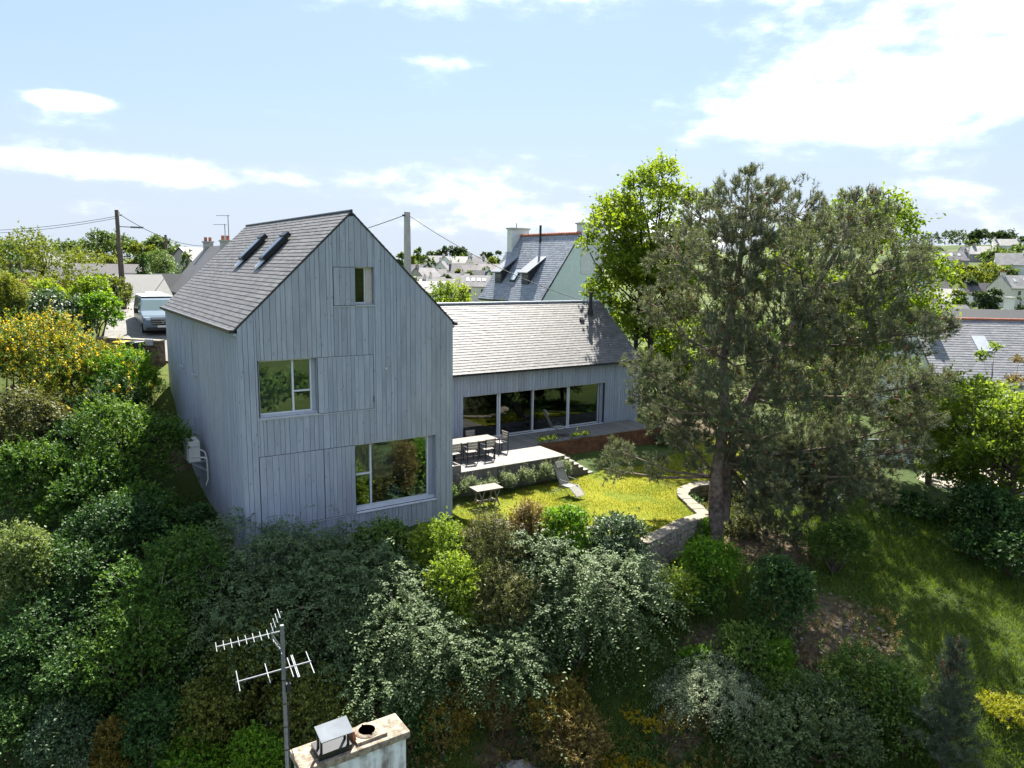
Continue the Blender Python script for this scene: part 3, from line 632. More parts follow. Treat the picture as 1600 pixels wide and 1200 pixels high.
for y in (22.86, 23.34):
    for a, b in (((13.85, 0), (14.1, .66)), ((14.10, 0), (13.85, .66)), ((14.5, 0), (14.75, .66)), ((14.75, 0), (14.5, .66))): MB().bar((a[0], y, a[1]), (b[0], y, b[1]), .045, .03, up=(0, 1, 0)).build('leg', WOODT, gt)
MB().box(13.98, 14.62, 23.04, 23.14, .17, .21).build('stretcher', WOODT, gt)
for x in (13.97, 14.62): MB().box(x - .02, x + .02, 22.84, 23.36, .17, .21).build('stretcher', WOODT, gt)
gt.rotation_euler[2] = radians(-3)
dt = thing('dining_table', 'long pale outdoor dining table on the shaded deck', 'table', (15.45, 26.3, 1.05))
for i in range(6): MB().box(14.35, 16.58, 25.85 + i * .152, 25.995 + i * .152, 1.765, 1.79).build('slat', WOODT, dt)
for xx in (14.45, 16.45):
    for yy in (25.95, 26.65): MB().box(xx - .03, xx + .03, yy - .03, yy + .03, 1.05, 1.764).build('leg', DARKM, dt)
for yy in (25.95, 26.65): MB().box(14.48, 16.42, yy - .02, yy + .02, 1.70, 1.763).build('rail', DARKM, dt)
SLATM = plain('beige_slat', (.30, .27, .23), .7, 0, .1)
def dchair():
    t = thing('dining_chair', 'x', 'chair', (0, 0, 0), 'chairs around the deck dining table')
    for i in range(4): MB().box(-.22, .22, -.21 + i * .108, -.11 + i * .108, .43, .45).build('seat_slat', SLATM, t)
    for i in range(3): MB().box(-.22, .22, -.255, -.235, .56 + i * .115, .655 + i * .115).build('back_slat', SLATM, t)
    for s in (-1, 1):
        X = s * .235; MB().box(X - .015, X + .015, -.27, -.235, 0, .9).build('leg', DARKM, t); MB().box(X - .015, X + .015, .19, .22, 0, .64).build('leg', DARKM, t)
        MB().box(X - .022, X + .022, -.26, .23, .64, .66).build('armrest', DARKM, t); MB().box(X - .012, X + .012, -.235, .19, .405, .43).build('rail', DARKM, t)
    return t
dc = dchair()
for k, (x, y, rz, lab) in enumerate(((14.25, 25.66, 4, 'slatted deck chair half hidden by the house corner, near side of the dining table'), (15.05, 25.62, -6, 'slatted deck chair at the near side of the dining table, second from the house'), (15.9, 25.68, 5, 'slatted deck chair at the near side of the dining table, closest to the deck steps'),
      (17.0, 26.35, 92, 'slatted deck chair at the right end of the dining table'), (16.0, 27.05, 176, 'slatted deck chair behind the dining table, right one by the glass door'), (14.9, 27.1, 184, 'slatted deck chair behind the dining table, left one by the timber wall'))):
    o = dc if k == 0 else copy_tree(dc); o['label'] = lab; o.location = (x, y, 1.05); o.rotation_euler = (0, 0, radians(rz))
fp = thing('fire_pit', 'low dark square fire pit on the deck by the house corner', 'fire pit', (13.5, 24.75, 1.05))
for a in ((13.1, 13.95, 24.45, 24.52), (13.1, 13.95, 25.0, 25.07), (13.1, 13.17, 24.52, 25.0), (13.88, 13.95, 24.52, 25.0)): MB().box(*a, 1.052, 1.32).build('side_panel', FASCIA, fp)
MB().box(13.18, 13.87, 24.53, 24.99, 1.10, 1.22).build('bed', CONC, fp); MB().cyl((13.6, 24.75), .15, 1.22, 1.27, 14).build('bowl', WHITE, fp)

# ------------------------------------------------------------------ neighbour's chimney and aerial in the foreground
nh = thing('neighbour_house', 'neighbouring house below with stained white chimney stack at the bottom edge', 'house', (1.8, 6.0, -4.5))
MB().box(-4, 3.4, .5, 8.7, -5.6, -.4).build('wall', WHITE, nh)
ro = MB().add([(-4.2, 4.8, 3.0), (3.6, 4.8, 3.0), (3.6, 8.9, -.6), (-4.2, 8.9, -.6), (-4.2, .3, -.6), (3.6, .3, -.6)], [(0, 1, 2, 3), (1, 0, 4, 5), (0, 3, 4), (1, 5, 2), (2, 5, 4, 3)]).build('roof', SLATE2, nh)
m_, t_, b_ = mat('stained_white_render', .9, 0, .2); co = t_.new('ShaderNodeTexCoord').outputs['Object']
st = t_.noise(t_.mapping(co, (7, 7, .5)), 1.0, 5.0, .6); n2 = t_.noise(co, 9, 5.0)
t_.put(b_, 'Base Color', t_.mixc(t_.smooth(t_.math('ADD', st, t_.math('MULTIPLY', n2, .45)), .52, .86), (.66, .67, .68), (.16, .14, .12)))
m2_, t2_, b2_ = mat('lichen_concrete', .95, 0, .2); co = t2_.new('ShaderNodeTexCoord').outputs['Object']; n1 = t2_.noise(co, 14, 6.0, .7); n2 = t2_.noise(co, 45, 4.0)
c_ = t2_.mixc(t2_.smooth(n1, .4, .62), (.30, .25, .19), (.13, .105, .08)); c_ = t2_.mixc(t2_.smooth(n2, .6, .68), c_, (.42, .33, .2)); t2_.put(b2_, 'Base Color', c_)
t2_.put(b2_, 'Normal', t2_.new('ShaderNodeBump', ins={'Strength': .8, 'Distance': .01, 'Height': n1}).outputs[0])
ch = MB().box(1.80, 2.83, 6.04, 6.32, 1.0, 4.525).build('chimney', m_, nh, .008)
MB().box(1.77, 2.86, 6.0, 6.36, 4.527, 4.6).build('capping', m2_, ch, .012)
hr = MB(); hr.box(2.33, 2.64, 6.06, 6.31, 4.601, 4.63); hr.tube([(2.48, 6.19, 4.63), (2.48, 6.19, 4.645), (2.48, 6.19, 4.645), (2.48, 6.19, 4.632)], [.125, .115, .082, .078], 20, cap=False)
hr.cyl((2.48, 6.19), .078, 4.631, 4.634, 16, 1); hr.build('flue_ring', [m2_, BACK], ch)
cw = MB(); cw.box(1.95, 2.27, 6.04, 6.26, 4.6, 4.66); 
for xx, yy in ((1.98, 6.06), (2.24, 6.06), (1.98, 6.15), (2.24, 6.15)): cw.bar((xx, yy, 4.66), (xx, yy, 4.838 + (yy - 6.06) * .2), .02)
cw.build('cowl_frame', DARKM, ch)
MB().hexa([(1.95, 5.96, 4.83), (2.26, 5.96, 4.83), (2.27, 6.18, 4.87), (1.955, 6.17, 4.87), (1.95, 5.96, 4.838), (2.26, 5.96, 4.838), (2.27, 6.18, 4.878), (1.955, 6.17, 4.878)]).build('cowl_plate', plain('cowl_zinc', (.15, .165, .18), .95, 0, .08, spec=.05), ch)
MB().hexa([(2.31, 6.12, 4.6), (2.35, 6.12, 4.6), (2.35, 6.26, 4.6), (2.31, 6.26, 4.6), (2.31, 6.12, 4.72), (2.33, 6.12, 4.72), (2.33, 6.26, 4.72), (2.31, 6.26, 4.72)]).build('pot_shard', TERRA, ch)
ae = thing('tv_aerial', 'grey television aerial mast with two toothed booms before the hedge', 'aerial', (1.84, 6.7, 3.0))
MX, MY = 1.845, 6.72
MB().cyl((MX, MY), .019, 2.6, 5.68, 10).build('mast', GALV, ae)
for z in (4.35, 4.6, 4.85, 5.1): MB().cyl((MX, MY), .0215, z, z + .012, 10).build('clamp', DARKM, ae)
def rdv(r, d, z): v = RW * r + FW * d; return np.array((v[0], v[1], z))
O = np.array((MX, MY, 0))
bd = RW * -.62 + FW * -.30; bd = np.array((bd[0], bd[1], 0)); bd /= np.linalg.norm(bd); pd = np.array((-bd[1], bd[0], 0.))
a = O + (0, 0, 5.62); bm = MB().bar(a - bd * .02, a + bd * .60 + (0, 0, -.035), .012).build('boom', GALV, ae)
for i in range(8): c = a + bd * (.595 - i * .066) + (0, 0, -.034 + i * .004); MB().bar(c - pd * .092, c + pd * .092, .006).build('element', GALV, bm)
c = a + bd * .1
for s in (-1, 1):
    MB().bar(c + (0, 0, .015 * s), c + (0, 0, .20 * s) - bd * .10, .012).build('reflector_arm', GALV, bm)
    for i in range(4): q = c + (0, 0, .05 * s + s * .045 * i) - bd * (.022 * i + .01); MB().bar(q - pd * .10, q + pd * .10, .006).build('element', GALV, bm)
a = O + (0, 0, 5.22); bm = MB().bar(a + bd * .43 + (0, 0, -.03), a - bd * .265 + (0, 0, .02), .012).build('boom', GALV, ae)
for t, l in ((.42, .19), (.15, .19), (-.065, .19), (-.105, .22), (-.118, .22), (-.255, .22)): c = a + bd * t + (0, 0, -t * .05); MB().bar(c - pd * l, c + pd * l, .0075).build('element', GALV, bm)
MB().box(MX + .015, MX + .06, MY - .03, MY + .02, 4.98, 5.06).build('junction_box', DARKM, ae)

MB().tube([(MX + .03, MY, 5.2), (MX + .05, MY - .01, 5.0), (MX + .028, MY - .01, 4.7), (MX + .03, MY, 4.2), (MX + .028, MY, 3.4)], .006, 6).build('coaxial_cable', DARKM, ae)
# ------------------------------------------------------------------ foliage generator
LM = {
 'cot': leaf_mat('cotoneaster_leaf', [(.040, .070, .026), (.095, .140, .058), (.138, .20, .085)], .25),
 'laurel': leaf_mat('laurel_leaf', [(0.0203, 0.0575, 0.0097), (0.0608, 0.1284, 0.0169), (0.169, 0.2451, 0.0315)], .3),
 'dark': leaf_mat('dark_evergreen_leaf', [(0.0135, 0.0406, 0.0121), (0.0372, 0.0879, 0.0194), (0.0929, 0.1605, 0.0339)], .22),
 'blue': leaf_mat('blue_green_leaf', [(0.0221, 0.0507, 0.0187), (0.0585, 0.1048, 0.0418), (0.1436, 0.2113, 0.115)], .2, spec=.5),
 'yg': leaf_mat('yellow_green_leaf', [(0.0761, 0.1436, 0.0121), (0.1775, 0.2535, 0.0242), (0.2873, 0.3211, 0.0545)], .38),
 'bright': leaf_mat('bright_green_leaf', [(0.0372, 0.1099, 0.0073), (0.1014, 0.2113, 0.0121), (0.1943, 0.3042, 0.0266)], .38),
 'olive': leaf_mat('olive_leaf', [(0.0507, 0.0608, 0.0194), (0.1048, 0.1115, 0.0387), (0.1943, 0.1943, 0.0726)], .25),
 'dry': leaf_mat('dry_brush_leaf', [(0.0929, 0.0676, 0.0218), (0.1775, 0.1318, 0.0436), (0.2873, 0.2197, 0.0605)], .25),
 'dryyel': leaf_mat('withered_yellow_leaf', [(0.0929, 0.0761, 0.0169), (0.1775, 0.1386, 0.0266), (0.3549, 0.2873, 0.0363)], .3),
 'silver': leaf_mat('silver_willow_leaf', [(0.0929, 0.1268, 0.066), (0.1775, 0.2197, 0.1214), (0.2873, 0.3296, 0.198)], .22),
 'pale': leaf_mat('pale_leaf', [(0.0715, 0.1105, 0.0308), (0.143, 0.1885, 0.0605), (0.234, 0.2665, 0.11)], .35),
 'mid': leaf_mat('mid_green_leaf', [(0.0372, 0.0811, 0.0145), (0.0845, 0.1487, 0.0266), (0.1605, 0.2281, 0.0484)], .32),
 'greyg': leaf_mat('grey_green_leaf', [(0.0406, 0.0676, 0.0266), (0.0879, 0.1284, 0.0508), (0.169, 0.2197, 0.0968)], .25),
 'berry': leaf_mat('bronze_green_leaf', [(0.0473, 0.071, 0.0121), (0.1048, 0.1268, 0.0218), (0.2028, 0.1943, 0.0363)], .3),
 'spring': leaf_mat('spring_oak_leaf', [(.065, .110, .008), (.125, .180, .013), (.19, .24, .025)], .48, (1.5, 1.5, .55)),
 'cherry': leaf_mat('fresh_cherry_leaf', [(.060, .105, .012), (.125, .180, .022), (.20, .25, .05)], .48, (1.5, 1.5, .6)),
 'far': leaf_mat('distant_leaf', [(0.0455, 0.078, 0.0198), (0.0806, 0.1274, 0.0308), (0.1365, 0.1885, 0.0495)], .3),
 'fardk': leaf_mat('distant_dark_leaf', [(0.0286, 0.052, 0.0242), (0.0494, 0.0806, 0.0352), (0.0845, 0.1196, 0.0495)], .25),
 'farye': leaf_mat('distant_yellow_leaf', [(0.078, 0.1105, 0.0154), (0.1365, 0.169, 0.0242), (0.208, 0.2275, 0.0385)], .35),
 'pine':   leaf_mat('pine_needle', [(.052, .067, .038), (.112, .132, .080), (.21, .225, .145)], .22),
 'ypine':  leaf_mat('young_pine_needle', [(.035, .055, .040), (.075, .105, .072), (.15, .155, .11)], .2),
 'grass': leaf_mat('grass_blade', [(0.0517, 0.0978, 0.011), (0.115, 0.1667, 0.0198), (0.207, 0.2185, 0.044)], .35),
 'lawn':   leaf_mat('lawn_blade', [(.070, .110, .009), (.145, .165, .014), (.23, .21, .034)], .35),
 'gold':   leaf_mat('yellow_blossom', [(.60, .36, .008), (.74, .52, .012), (.78, .62, .03)], .3, (1.1, 1.0, .6)),
 'white':  leaf_mat('white_blossom', [(.45, .46, .42), (.6, .6, .55), (.7, .7, .66)], .3, (1, 1, 1)),
 'orange': leaf_mat('orange_berry', [(.40, .09, .01), (.5, .14, .015), (.55, .2, .02)], .1, (1, 1, 1)),
 'sedum':  leaf_mat('yellow_stonecrop', [(.22, .17, .008), (.38, .29, .010), (.50, .40, .015)], .2, (1.1, 1, .6)),
 'lime': leaf_mat('lime_leaf', [(.13, .15, .010), (.24, .25, .014), (.33, .32, .02)], .35),
 'hedge': leaf_mat('hedge_leaf', [(0.0455, 0.0585, 0.011), (0.104, 0.1365, 0.0154), (0.182, 0.208, 0.0242)], .35),
}
STY = {  # m leaves per twig, twig length, droop, outward, up, jitter, leaf L/W ratio, flat
 'broad': (9, .38, .10, 1.0, .35, .55, .58, 0), 'cot': (22, .95, .6, .9, .3, .42, .5, 1), 'fine': (14, .45, .15, .8, .7, .4, .3, 0),
 'willow': (16, .7, .8, .8, .5, .35, .28, 1), 'brush': (12, .55, .0, .5, 1.3, .35, .28, 0), 'conifer': (14, .45, .1, 1.0, .5, .35, .22, 0), 'big': (6, .4, .25, 1, .4, .6, .55, 0)}
def lobe_set(rng, R_, H, n, kind='dome'):
    L = [(0, 0, H * .47, R_ * .78, R_ * .78, H * .46)]
    for i in range(n):
        a = rng.uniform(0, 2 * pi); z = rng.uniform(-.35, .95); q = math.sqrt(max(0, 1 - z * z)); r = rng.uniform(.26, .44)
        if kind == 'cone': q *= max(.15, 1 - (z + .5) * .55)
        L.append((cos(a) * q * R_ * .68, sin(a) * q * R_ * .68, H * .5 + z * H * .36, R_ * r, R_ * r, min(H * .3, R_ * r * rng.uniform(.75, 1.1))))
    return np.array(L)
def foliage(name, par, m, L, n, leaf, style='broad', seed=0, base=(0, 0, 0), tintb=.38, zmin=None, flowers=None, ffrac=0., fsize=1.0, shell=.55, sub=1.0):
    rng = np.random.default_rng(seed); m_, tl, dr, ou, up, ji, ratio, flat = STY[style]; tl *= sub; K = max(4, n // m_)
    wgt = (L[:, 3] * L[:, 5] + L[:, 3] ** 2); wgt /= wgt.sum(); KK = int(K * 3.2)
    li = rng.choice(len(L), KK, p=wgt); dv = norm(rng.normal(size=(KK, 3))); dv[:, 2] = np.where(dv[:, 2] < -.35, -dv[:, 2] * .6, dv[:, 2]); dv = norm(dv)
    u = rng.uniform(shell, 1.0, KK) ** .7; p0 = L[li, :3] + L[li, 3:] * dv * u[:, None]
    ok = np.ones(KK, bool)
    for j in range(len(L)):
        q = (((p0 - L[j, :3]) / L[j, 3:]) ** 2).sum(1); ok &= (q > .42) | (li == j)
    ok &= p0[:, 2] > .02
    idx = np.nonzero(ok)[0][:K]; K = len(idx); p0 = p0[idx]; dv = dv[idx]; li = li[idx]
    D = norm(dv * ou + np.array([0, 0, up]) + rng.normal(size=(K, 3)) * ji)
    ln = tl * rng.uniform(.55, 1.25, K) * np.where(rng.uniform(size=K) < .07, 1.9, 1.0); t = (np.arange(m_) + .6) / m_
    tt = t[None, :] * ln[:, None]
    P = p0[:, None] + D[:, None] * tt[..., None]; P[..., 2] -= dr * tt * t[None, :]
    T = np.repeat(D[:, None], m_, 1).copy(); T[..., 2] -= 2 * dr * t[None, :]; T = norm(T)
    up_ = norm(np.array([0, 0, 1.]) + rng.normal(size=(K, m_, 3)) * (.35 if flat else .7)); S_ = norm(np.cross(T, up_))
    if flat: sg = np.where(np.arange(m_) % 2, 1, -1)[None, :, None]; ld = norm(T * .55 + S_ * sg + rng.normal(size=(K, m_, 3)) * .25)
    else: ld = norm(T * .6 + norm(rng.normal(size=(K, m_, 3))) * 1.0 + np.array([0, 0, .15]))
    n3 = norm(up_ - ld * (up_ * ld).sum(-1, keepdims=True)); wd = np.cross(ld, n3)
    sz = leaf * rng.uniform(.65, 1.25, (K, m_)); sz = sz[..., None]
    b = P; mid = P + ld * sz * .5; tip = P + ld * sz - n3 * sz * .12; hw = wd * sz * ratio * .5
    V = np.stack([b, mid + hw, tip, mid - hw], 2).reshape(-1, 3) + np.array(base)
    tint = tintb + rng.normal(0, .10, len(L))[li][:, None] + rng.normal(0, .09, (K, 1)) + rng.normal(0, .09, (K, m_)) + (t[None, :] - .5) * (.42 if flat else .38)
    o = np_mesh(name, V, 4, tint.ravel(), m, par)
    if flowers:
        k = int(K * ffrac); e = P[:k].reshape(-1, 3); e = e[rng.uniform(size=len(e)) < .5]; q = len(e); r = leaf * fsize
        ed = norm(rng.normal(size=(q, 3)) + np.array([0, 0, .8])); e2 = norm(np.cross(ed, rng.normal(size=(q, 3)))); e3 = np.cross(ed, e2)
        e = e + ed * leaf * .5
        V = np.stack([e - e2 * r * .5, e + e3 * r * .4, e + e2 * r * .5, e - e3 * r * .4], 1).reshape(-1, 3) + np.array(base)
        f = np_mesh('blossom', V, 4, rng.uniform(0, 1, q), flowers, par); f['kind'] = 'stuff'
    return o
QN = [0]
def stems(par, base, L, rad, n, m=BARK, seed=0):
    rng = random.Random(seed); mb = MB(); tw = MB(); b = np.array(base)
    for k in range(min(n, len(L))):
        e = b + L[k][:3] * np.array((1, 1, .95)); s = b + np.array((rng.uniform(-.15, .15), rng.uniform(-.15, .15), -.15)); mm = (s + e) / 2 + np.array((rng.uniform(-.2, .2), rng.uniform(-.2, .2), .1))
        mb.tube([s, mm, e], [rad, rad * .75, rad * .35], 5, cap=False)
    for l in L[1:] if rad > .02 else ():
        for q in range(2):
            v = norm(np.array((rng.gauss(0, 1), rng.gauss(0, 1), rng.uniform(.1, 1.2)))); c = b + l[:3]; e = c + v * (l[3:] * rng.uniform(.95, 1.25)); tw.tube([c, (c + e) / 2 + np.array((0, 0, .05)), e], [.014, .009, .004], 3, cap=False)
    mb.build('stem', m, par)
    if tw.v: tw.build('twig', TWIG, par)['kind'] = 'stuff'
def shrub(mk, style, px, py, d, wpx, label, leafpx=3.4, lob=9, shape='dome', dens=1.5, cap=15000, name='shrub', cat='shrub', group=None, H=None, tintb=.38, fl=None, ffrac=.12, fsize=1.0, sub=1.0, zb=None):
    QN[0] += 1; seed = 100 + QN[0]; top = at(px, py, d); gz = ground(top[0], top[1]) - .05
    if zb is not None: gz = max(gz, zb)
    if H: gz = top[2] - H
    H = max(.4, top[2] - gz); R_ = wpx / 2 * d / 1143 * 1.02
    t = thing(name, label, cat, (top[0], top[1], gz), group); base = (top[0], top[1], gz)
    rng = np.random.default_rng(seed); L = lobe_set(rng, R_, H, lob, shape); s = max(.35, min(1.0, R_ / 1.2)) * sub
    leaf = leafpx * d / 731; ratio = STY[style][6]; S_ = 4 * pi * ((R_ * R_ + 2 * R_ * H / 2) / 3); n = int(min(cap, max(1200, dens * S_ / (.5 * leaf * leaf * ratio))))
    foliage('foliage', t, LM[mk], L, n, leaf, style, seed, base, tintb, flowers=LM[fl] if fl else None, ffrac=ffrac, fsize=fsize, sub=s)
    stems(t, base, L, .03 + .012 * R_, 6, seed=seed)
    return t
def tree(mk, style, px, py, d, wpx, label, cb=.35, lob=14, leafpx=4.0, dens=1.3, cap=22000, name='tree', cat='tree', group=None, trunk=.16, bark=BARK, lobr=(.24, .38), stemsn=1, tintb=.4, Hpx=None, shape='ell', sub=1.0, fl=None):
    QN[0] += 1; seed = 100 + QN[0]; top = at(px, py, d); gz = ground(top[0], top[1]) - .1; H = max(1.5, top[2] - gz); R_ = wpx / 2 * d / 1143
    t = thing(name, label, cat, (top[0], top[1], gz), group); base = np.array((top[0], top[1], gz)); rng = np.random.default_rng(seed)
    c0, ch_ = H * (cb + 1) / 2, H * (1 - cb) / 2; L = []
    for i in range(lob):
        for k in range(30):
            v = rng.uniform(-1, 1, 3)
            if (v ** 2).sum() < 1: break
        r = rng.uniform(*lobr) * min(R_, ch_ * 1.3); w = 1.0
        if shape == 'cone': w = max(.12, (1 - v[2]) / 2 * 1.1)
        L.append((v[0] * (R_ - r * .6) * w, v[1] * (R_ - r * .6) * w, c0 + v[2] * (ch_ - r * .6), r * max(.5, w), r * max(.5, w), r * .85))
    L = np.array(L); leaf = leafpx * d / 731; ratio = STY[style][6]
    n = int(min(cap, dens * 4 * pi * (L[:, 3] ** 2).sum() / (.5 * leaf * leaf * ratio)))
    foliage('crown', t, LM[mk], L, max(n, 500), leaf, style, seed, base, tintb, shell=.3, sub=max(.6, min(1.6, R_ / 2.2)) * sub)
    mb = MB(); rg = random.Random(seed)
    for s in range(stemsn):
        o = np.array((rg.uniform(-.5, .5), rg.uniform(-.5, .5), 0)) * (stemsn > 1); hh = c0 + ch_ * rg.uniform(.2, .6)
        P = [base + o * .3, base + o * 1.2 + (rg.uniform(-.15, .15), rg.uniform(-.15, .15), hh * .35), base + o * 1.6 + (rg.uniform(-.3, .3), rg.uniform(-.3, .3), hh * .7), base + o * 1.8 + (rg.uniform(-.3, .3), rg.uniform(-.3, .3), hh)]
        mb.tube(P, [trunk, trunk * .8, trunk * .55, trunk * .2], 7, cap=False)
        for l in L:
            if rg.random() < (.8 if stemsn == 1 else .5):
                e = base + l[:3]; f = min(.95, max(.25, (l[2] / hh) * .72)); i = min(2, int(f * 3)); a = P[i] * (1 - (f * 3 - i)) + P[i + 1] * (f * 3 - i)
                mb.tube([a, (a + e) / 2 + np.array((0, 0, -.1 * R_ * .3)), e], [trunk * .32, trunk * .2, trunk * .07], 5, cap=False)
    mb.build('trunk', bark, t)
    return t
# ---- hedge and shrubs below the timber house (px, top py, depth, width)
C = 'cot'
for a in (
 (C, 'cot', 405, 842, 21.0, 230, 'grey green arching shrub at the front left corner of the timber house'),
 (C, 'cot', 545, 838, 21.2, 220, 'grey green arching shrub under the lower window of the timber house'),
 (C, 'cot', 365, 905, 19.4, 190, 'grey green arching shrub directly above the long aerial boom'),
 (C, 'cot', 490, 890, 19.9, 230, 'broad drooping shrub in the middle of the grey green bank below the house'),
 (C, 'cot', 620, 900, 19.7, 200, 'drooping shrub right in the grey green bank, beneath the yellow green bush'),
 (C, 'cot', 570, 985, 18.7, 210, 'lowest drooping shrub of the bank, above the white chimney'),
 (C, 'cot', 690, 965, 19.0, 130, 'drooping shrub at the right end of the bank beside the dark gap'),
 ('yg', 'broad', 690, 800, 21.7, 100, 'sunlit yellow green bush at the right front corner of the house'),
 ('yg', 'broad', 712, 862, 20.5, 110, 'yellow green bush hanging below the house corner bush'),
 ('mid', 'broad', 600, 808, 22.0, 90, 'small mid green bush against the wall under the lower window'),
 ('olive', 'fine', 762, 788, 21.6, 100, 'tall dark olive shrub in front of the small garden table'),
 ('olive', 'fine', 785, 885, 20.2, 110, 'dark olive shrub hanging below the tall olive one'),
 (C, 'cot', 850, 840, 21.7, 130, 'silvery arching shrub below the dry brown brush'),
 (C, 'cot', 800, 975, 19.2, 110, 'silvery arching shrub drooping over the dark gap in the bank'),
 (C, 'cot', 965, 868, 21.3, 170, 'silvery arching shrub below the dark blue green bush'),
 (C, 'cot', 905, 905, 20.7, 140, 'silvery arching shrub left of the light green bush over the dark hollow'),
 ('dry', 'brush', 820, 778, 22.6, 70, 'dry reddish brown brush in front of the lawn'),
 ('bright', 'broad', 886, 782, 22.8, 85, 'glossy bright green bush at the front edge of the lawn'),
 ('blue', 'broad', 962, 800, 22.7, 105, 'rounded dark blue green bush at the front of the stone wall'),
 ('yg', 'broad', 1050, 888, 21.9, 85, 'light green bush below the stone wall beside the silvery shrub'),
 ('bright', 'big', 1110, 838, 23.0, 95, 'glossy bright green bush at the foot of the stone wall corner'),
 ('laurel', 'broad', 1080, 905, 22.2, 90, 'dark green lower bush beneath the stone wall corner'),
 ('dark', 'broad', 1222, 866, 20.9, 100, 'upright dark glossy shrub standing alone beside the soil bed'),
 ('mid', 'fine', 1310, 816, 24.6, 86, 'rounded fine leaved shrub above the soil bed'),
 ('silver', 'willow', 1112, 1048, 19.2, 150, 'silvery grey drooping willow like bush on the slope'),
 ('bright', 'broad', 1092, 1020, 20.0, 70, 'low fresh green bush just above the silvery bush'),
 ('mid', 'broad', 1185, 985, 20.0, 110, 'mid green low shrub left below the upright dark shrub'),
 ('bright', 'fine', 1215, 1000, 19.6, 60, 'small bright green mound below the upright dark shrub'),
 ('mid', 'fine', 1235, 1050, 18.9, 90, 'low feathery green shrub between the silvery bush and the soil bed'),
 ('greyg', 'broad', 1285, 1075, 18.0, 190, 'large grey green shrub at the bottom edge right of the silvery bush'),
 ('greyg', 'broad', 1200, 1130, 17.6, 120, 'grey green shrub at the bottom edge beneath the feathery one'),
 ('mid', 'broad', 1360, 1038, 18.8, 150, 'mid green bushy shrub left of the young pine'),
 ('mid', 'broad', 1420, 1110, 17.8, 120, 'mid green shrub at the bottom edge left of the young pine'),
 ('bright', 'fine', 1425, 1068, 19.0, 50, 'small bright mound of leaves by the grass edge left of the young pine'),
 ('lime', 'fine', 1578, 1106, 18.4, 80, 'low yellow green dome shrub at the bottom right corner'),
 ('dryyel', 'fine', 870, 1070, 18.7, 110, 'brown shrub with yellow tips near the bottom centre'),
 ('dry', 'fine', 900, 1120, 18.0, 110, 'brown shrub at the bottom centre under the yellow tipped one'),
 ('dryyel', 'fine', 690, 1085, 18.2, 110, 'bronze shrub immediately right of the white chimney'),
 ('dry', 'brush', 775, 1065, 18.7, 80, 'pale brown dry brush between the chimney and the yellow tipped shrub'),
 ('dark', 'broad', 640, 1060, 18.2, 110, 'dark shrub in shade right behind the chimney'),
 ('berry', 'broad', 405, 965, 18.6, 160, 'bronze green shrub with orange berries behind the aerial'),
 ('berry', 'broad', 480, 1045, 17.6, 150, 'bronze green berry shrub between the aerial mast and chimney'),
 ('berry', 'broad', 330, 1060, 17.3, 120, 'bronze green berry shrub left of the aerial mast'),
 ('bright', 'broad', 300, 1135, 16.6, 120, 'bright green bush at the bottom edge left of the mast'),
 ('bright', 'broad', 400, 1130, 16.6, 90, 'bright green bush at the bottom edge touching the mast'),
 ('blue', 'big', 100, 1085, 16.8, 130, 'large leaved blue green shrub near the bottom left corner'),
 ('dryyel', 'fine', 172, 1115, 16.6, 80, 'withered orange brown shrub near the bottom left'),
 ('dark', 'broad', 20, 1085, 16.8, 120, 'dark shrub in the bottom left corner'),
 ('dark', 'broad', 235, 1070, 16.9, 120, 'dark shrub between the withered shrub and the dome'),
 ('laurel', 'broad', 262, 835, 19.6, 190, 'dome shaped evergreen, upper half, left of the house corner'),
 ('laurel', 'broad', 225, 925, 18.2, 190, 'dome shaped evergreen, lower bulge above the withered shrub'),
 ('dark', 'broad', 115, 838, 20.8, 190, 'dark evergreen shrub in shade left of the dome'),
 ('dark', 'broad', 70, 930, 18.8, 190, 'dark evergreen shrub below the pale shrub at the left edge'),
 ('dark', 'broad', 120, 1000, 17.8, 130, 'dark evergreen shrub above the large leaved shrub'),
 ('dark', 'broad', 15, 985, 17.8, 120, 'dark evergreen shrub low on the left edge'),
 ('pale', 'broad', 22, 800, 19.6, 110, 'pale yellowish shrub lit at the left edge'),
 ('laurel', 'broad', 196, 628, 25.6, 172, 'big sunlit laurel left of the timber wall, highest of the bank'),
 ('laurel', 'broad', 145, 720, 24.0, 150, 'sunlit laurel bulge on the left of the big laurel'),
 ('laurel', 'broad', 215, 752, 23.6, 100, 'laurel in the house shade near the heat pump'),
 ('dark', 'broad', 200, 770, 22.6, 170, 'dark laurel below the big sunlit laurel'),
 ('dark', 'broad', 312, 785, 23.0, 55, 'dark low shrub at the foot of the left timber wall'),
 ('olive', 'broad', 30, 602, 26.0, 130, 'greyish olive shrub at the left edge below the broom'),
 ('laurel', 'broad', 40, 690, 24.2, 130, 'sunlit green shrub below the olive shrub at the left edge'),
 ('dark', 'broad', 105, 655, 26.4, 120, 'dark low shrub between the broom and the big laurel'),
): shrub(*a, cap=17000 if a[1] == 'cot' else 14000, leafpx=3.5 if a[1] == 'cot' else 3.4, sub=1.15 if a[1] == 'cot' else 1.0)
for a in (
 ('mid', 'fine', 55, 500, 31.5, 170, 'yellow flowering broom in the middle of the left edge', .55), ('mid', 'fine', 130, 528, 31.0, 110, 'yellow flowering broom next to the dark green broom', .5), ('mid', 'fine', 5, 520, 30.5, 90, 'yellow flowering broom cut by the left edge', .4),
 ('mid', 'fine', 90, 575, 29.6, 120, 'yellow flowering broom, lowest of the group', .4)):
    shrub(*a[:7], fl='gold', ffrac=min(.8, a[7] * 1.5), fsize=.6, group='flowering brooms left of the house', cap=9000)
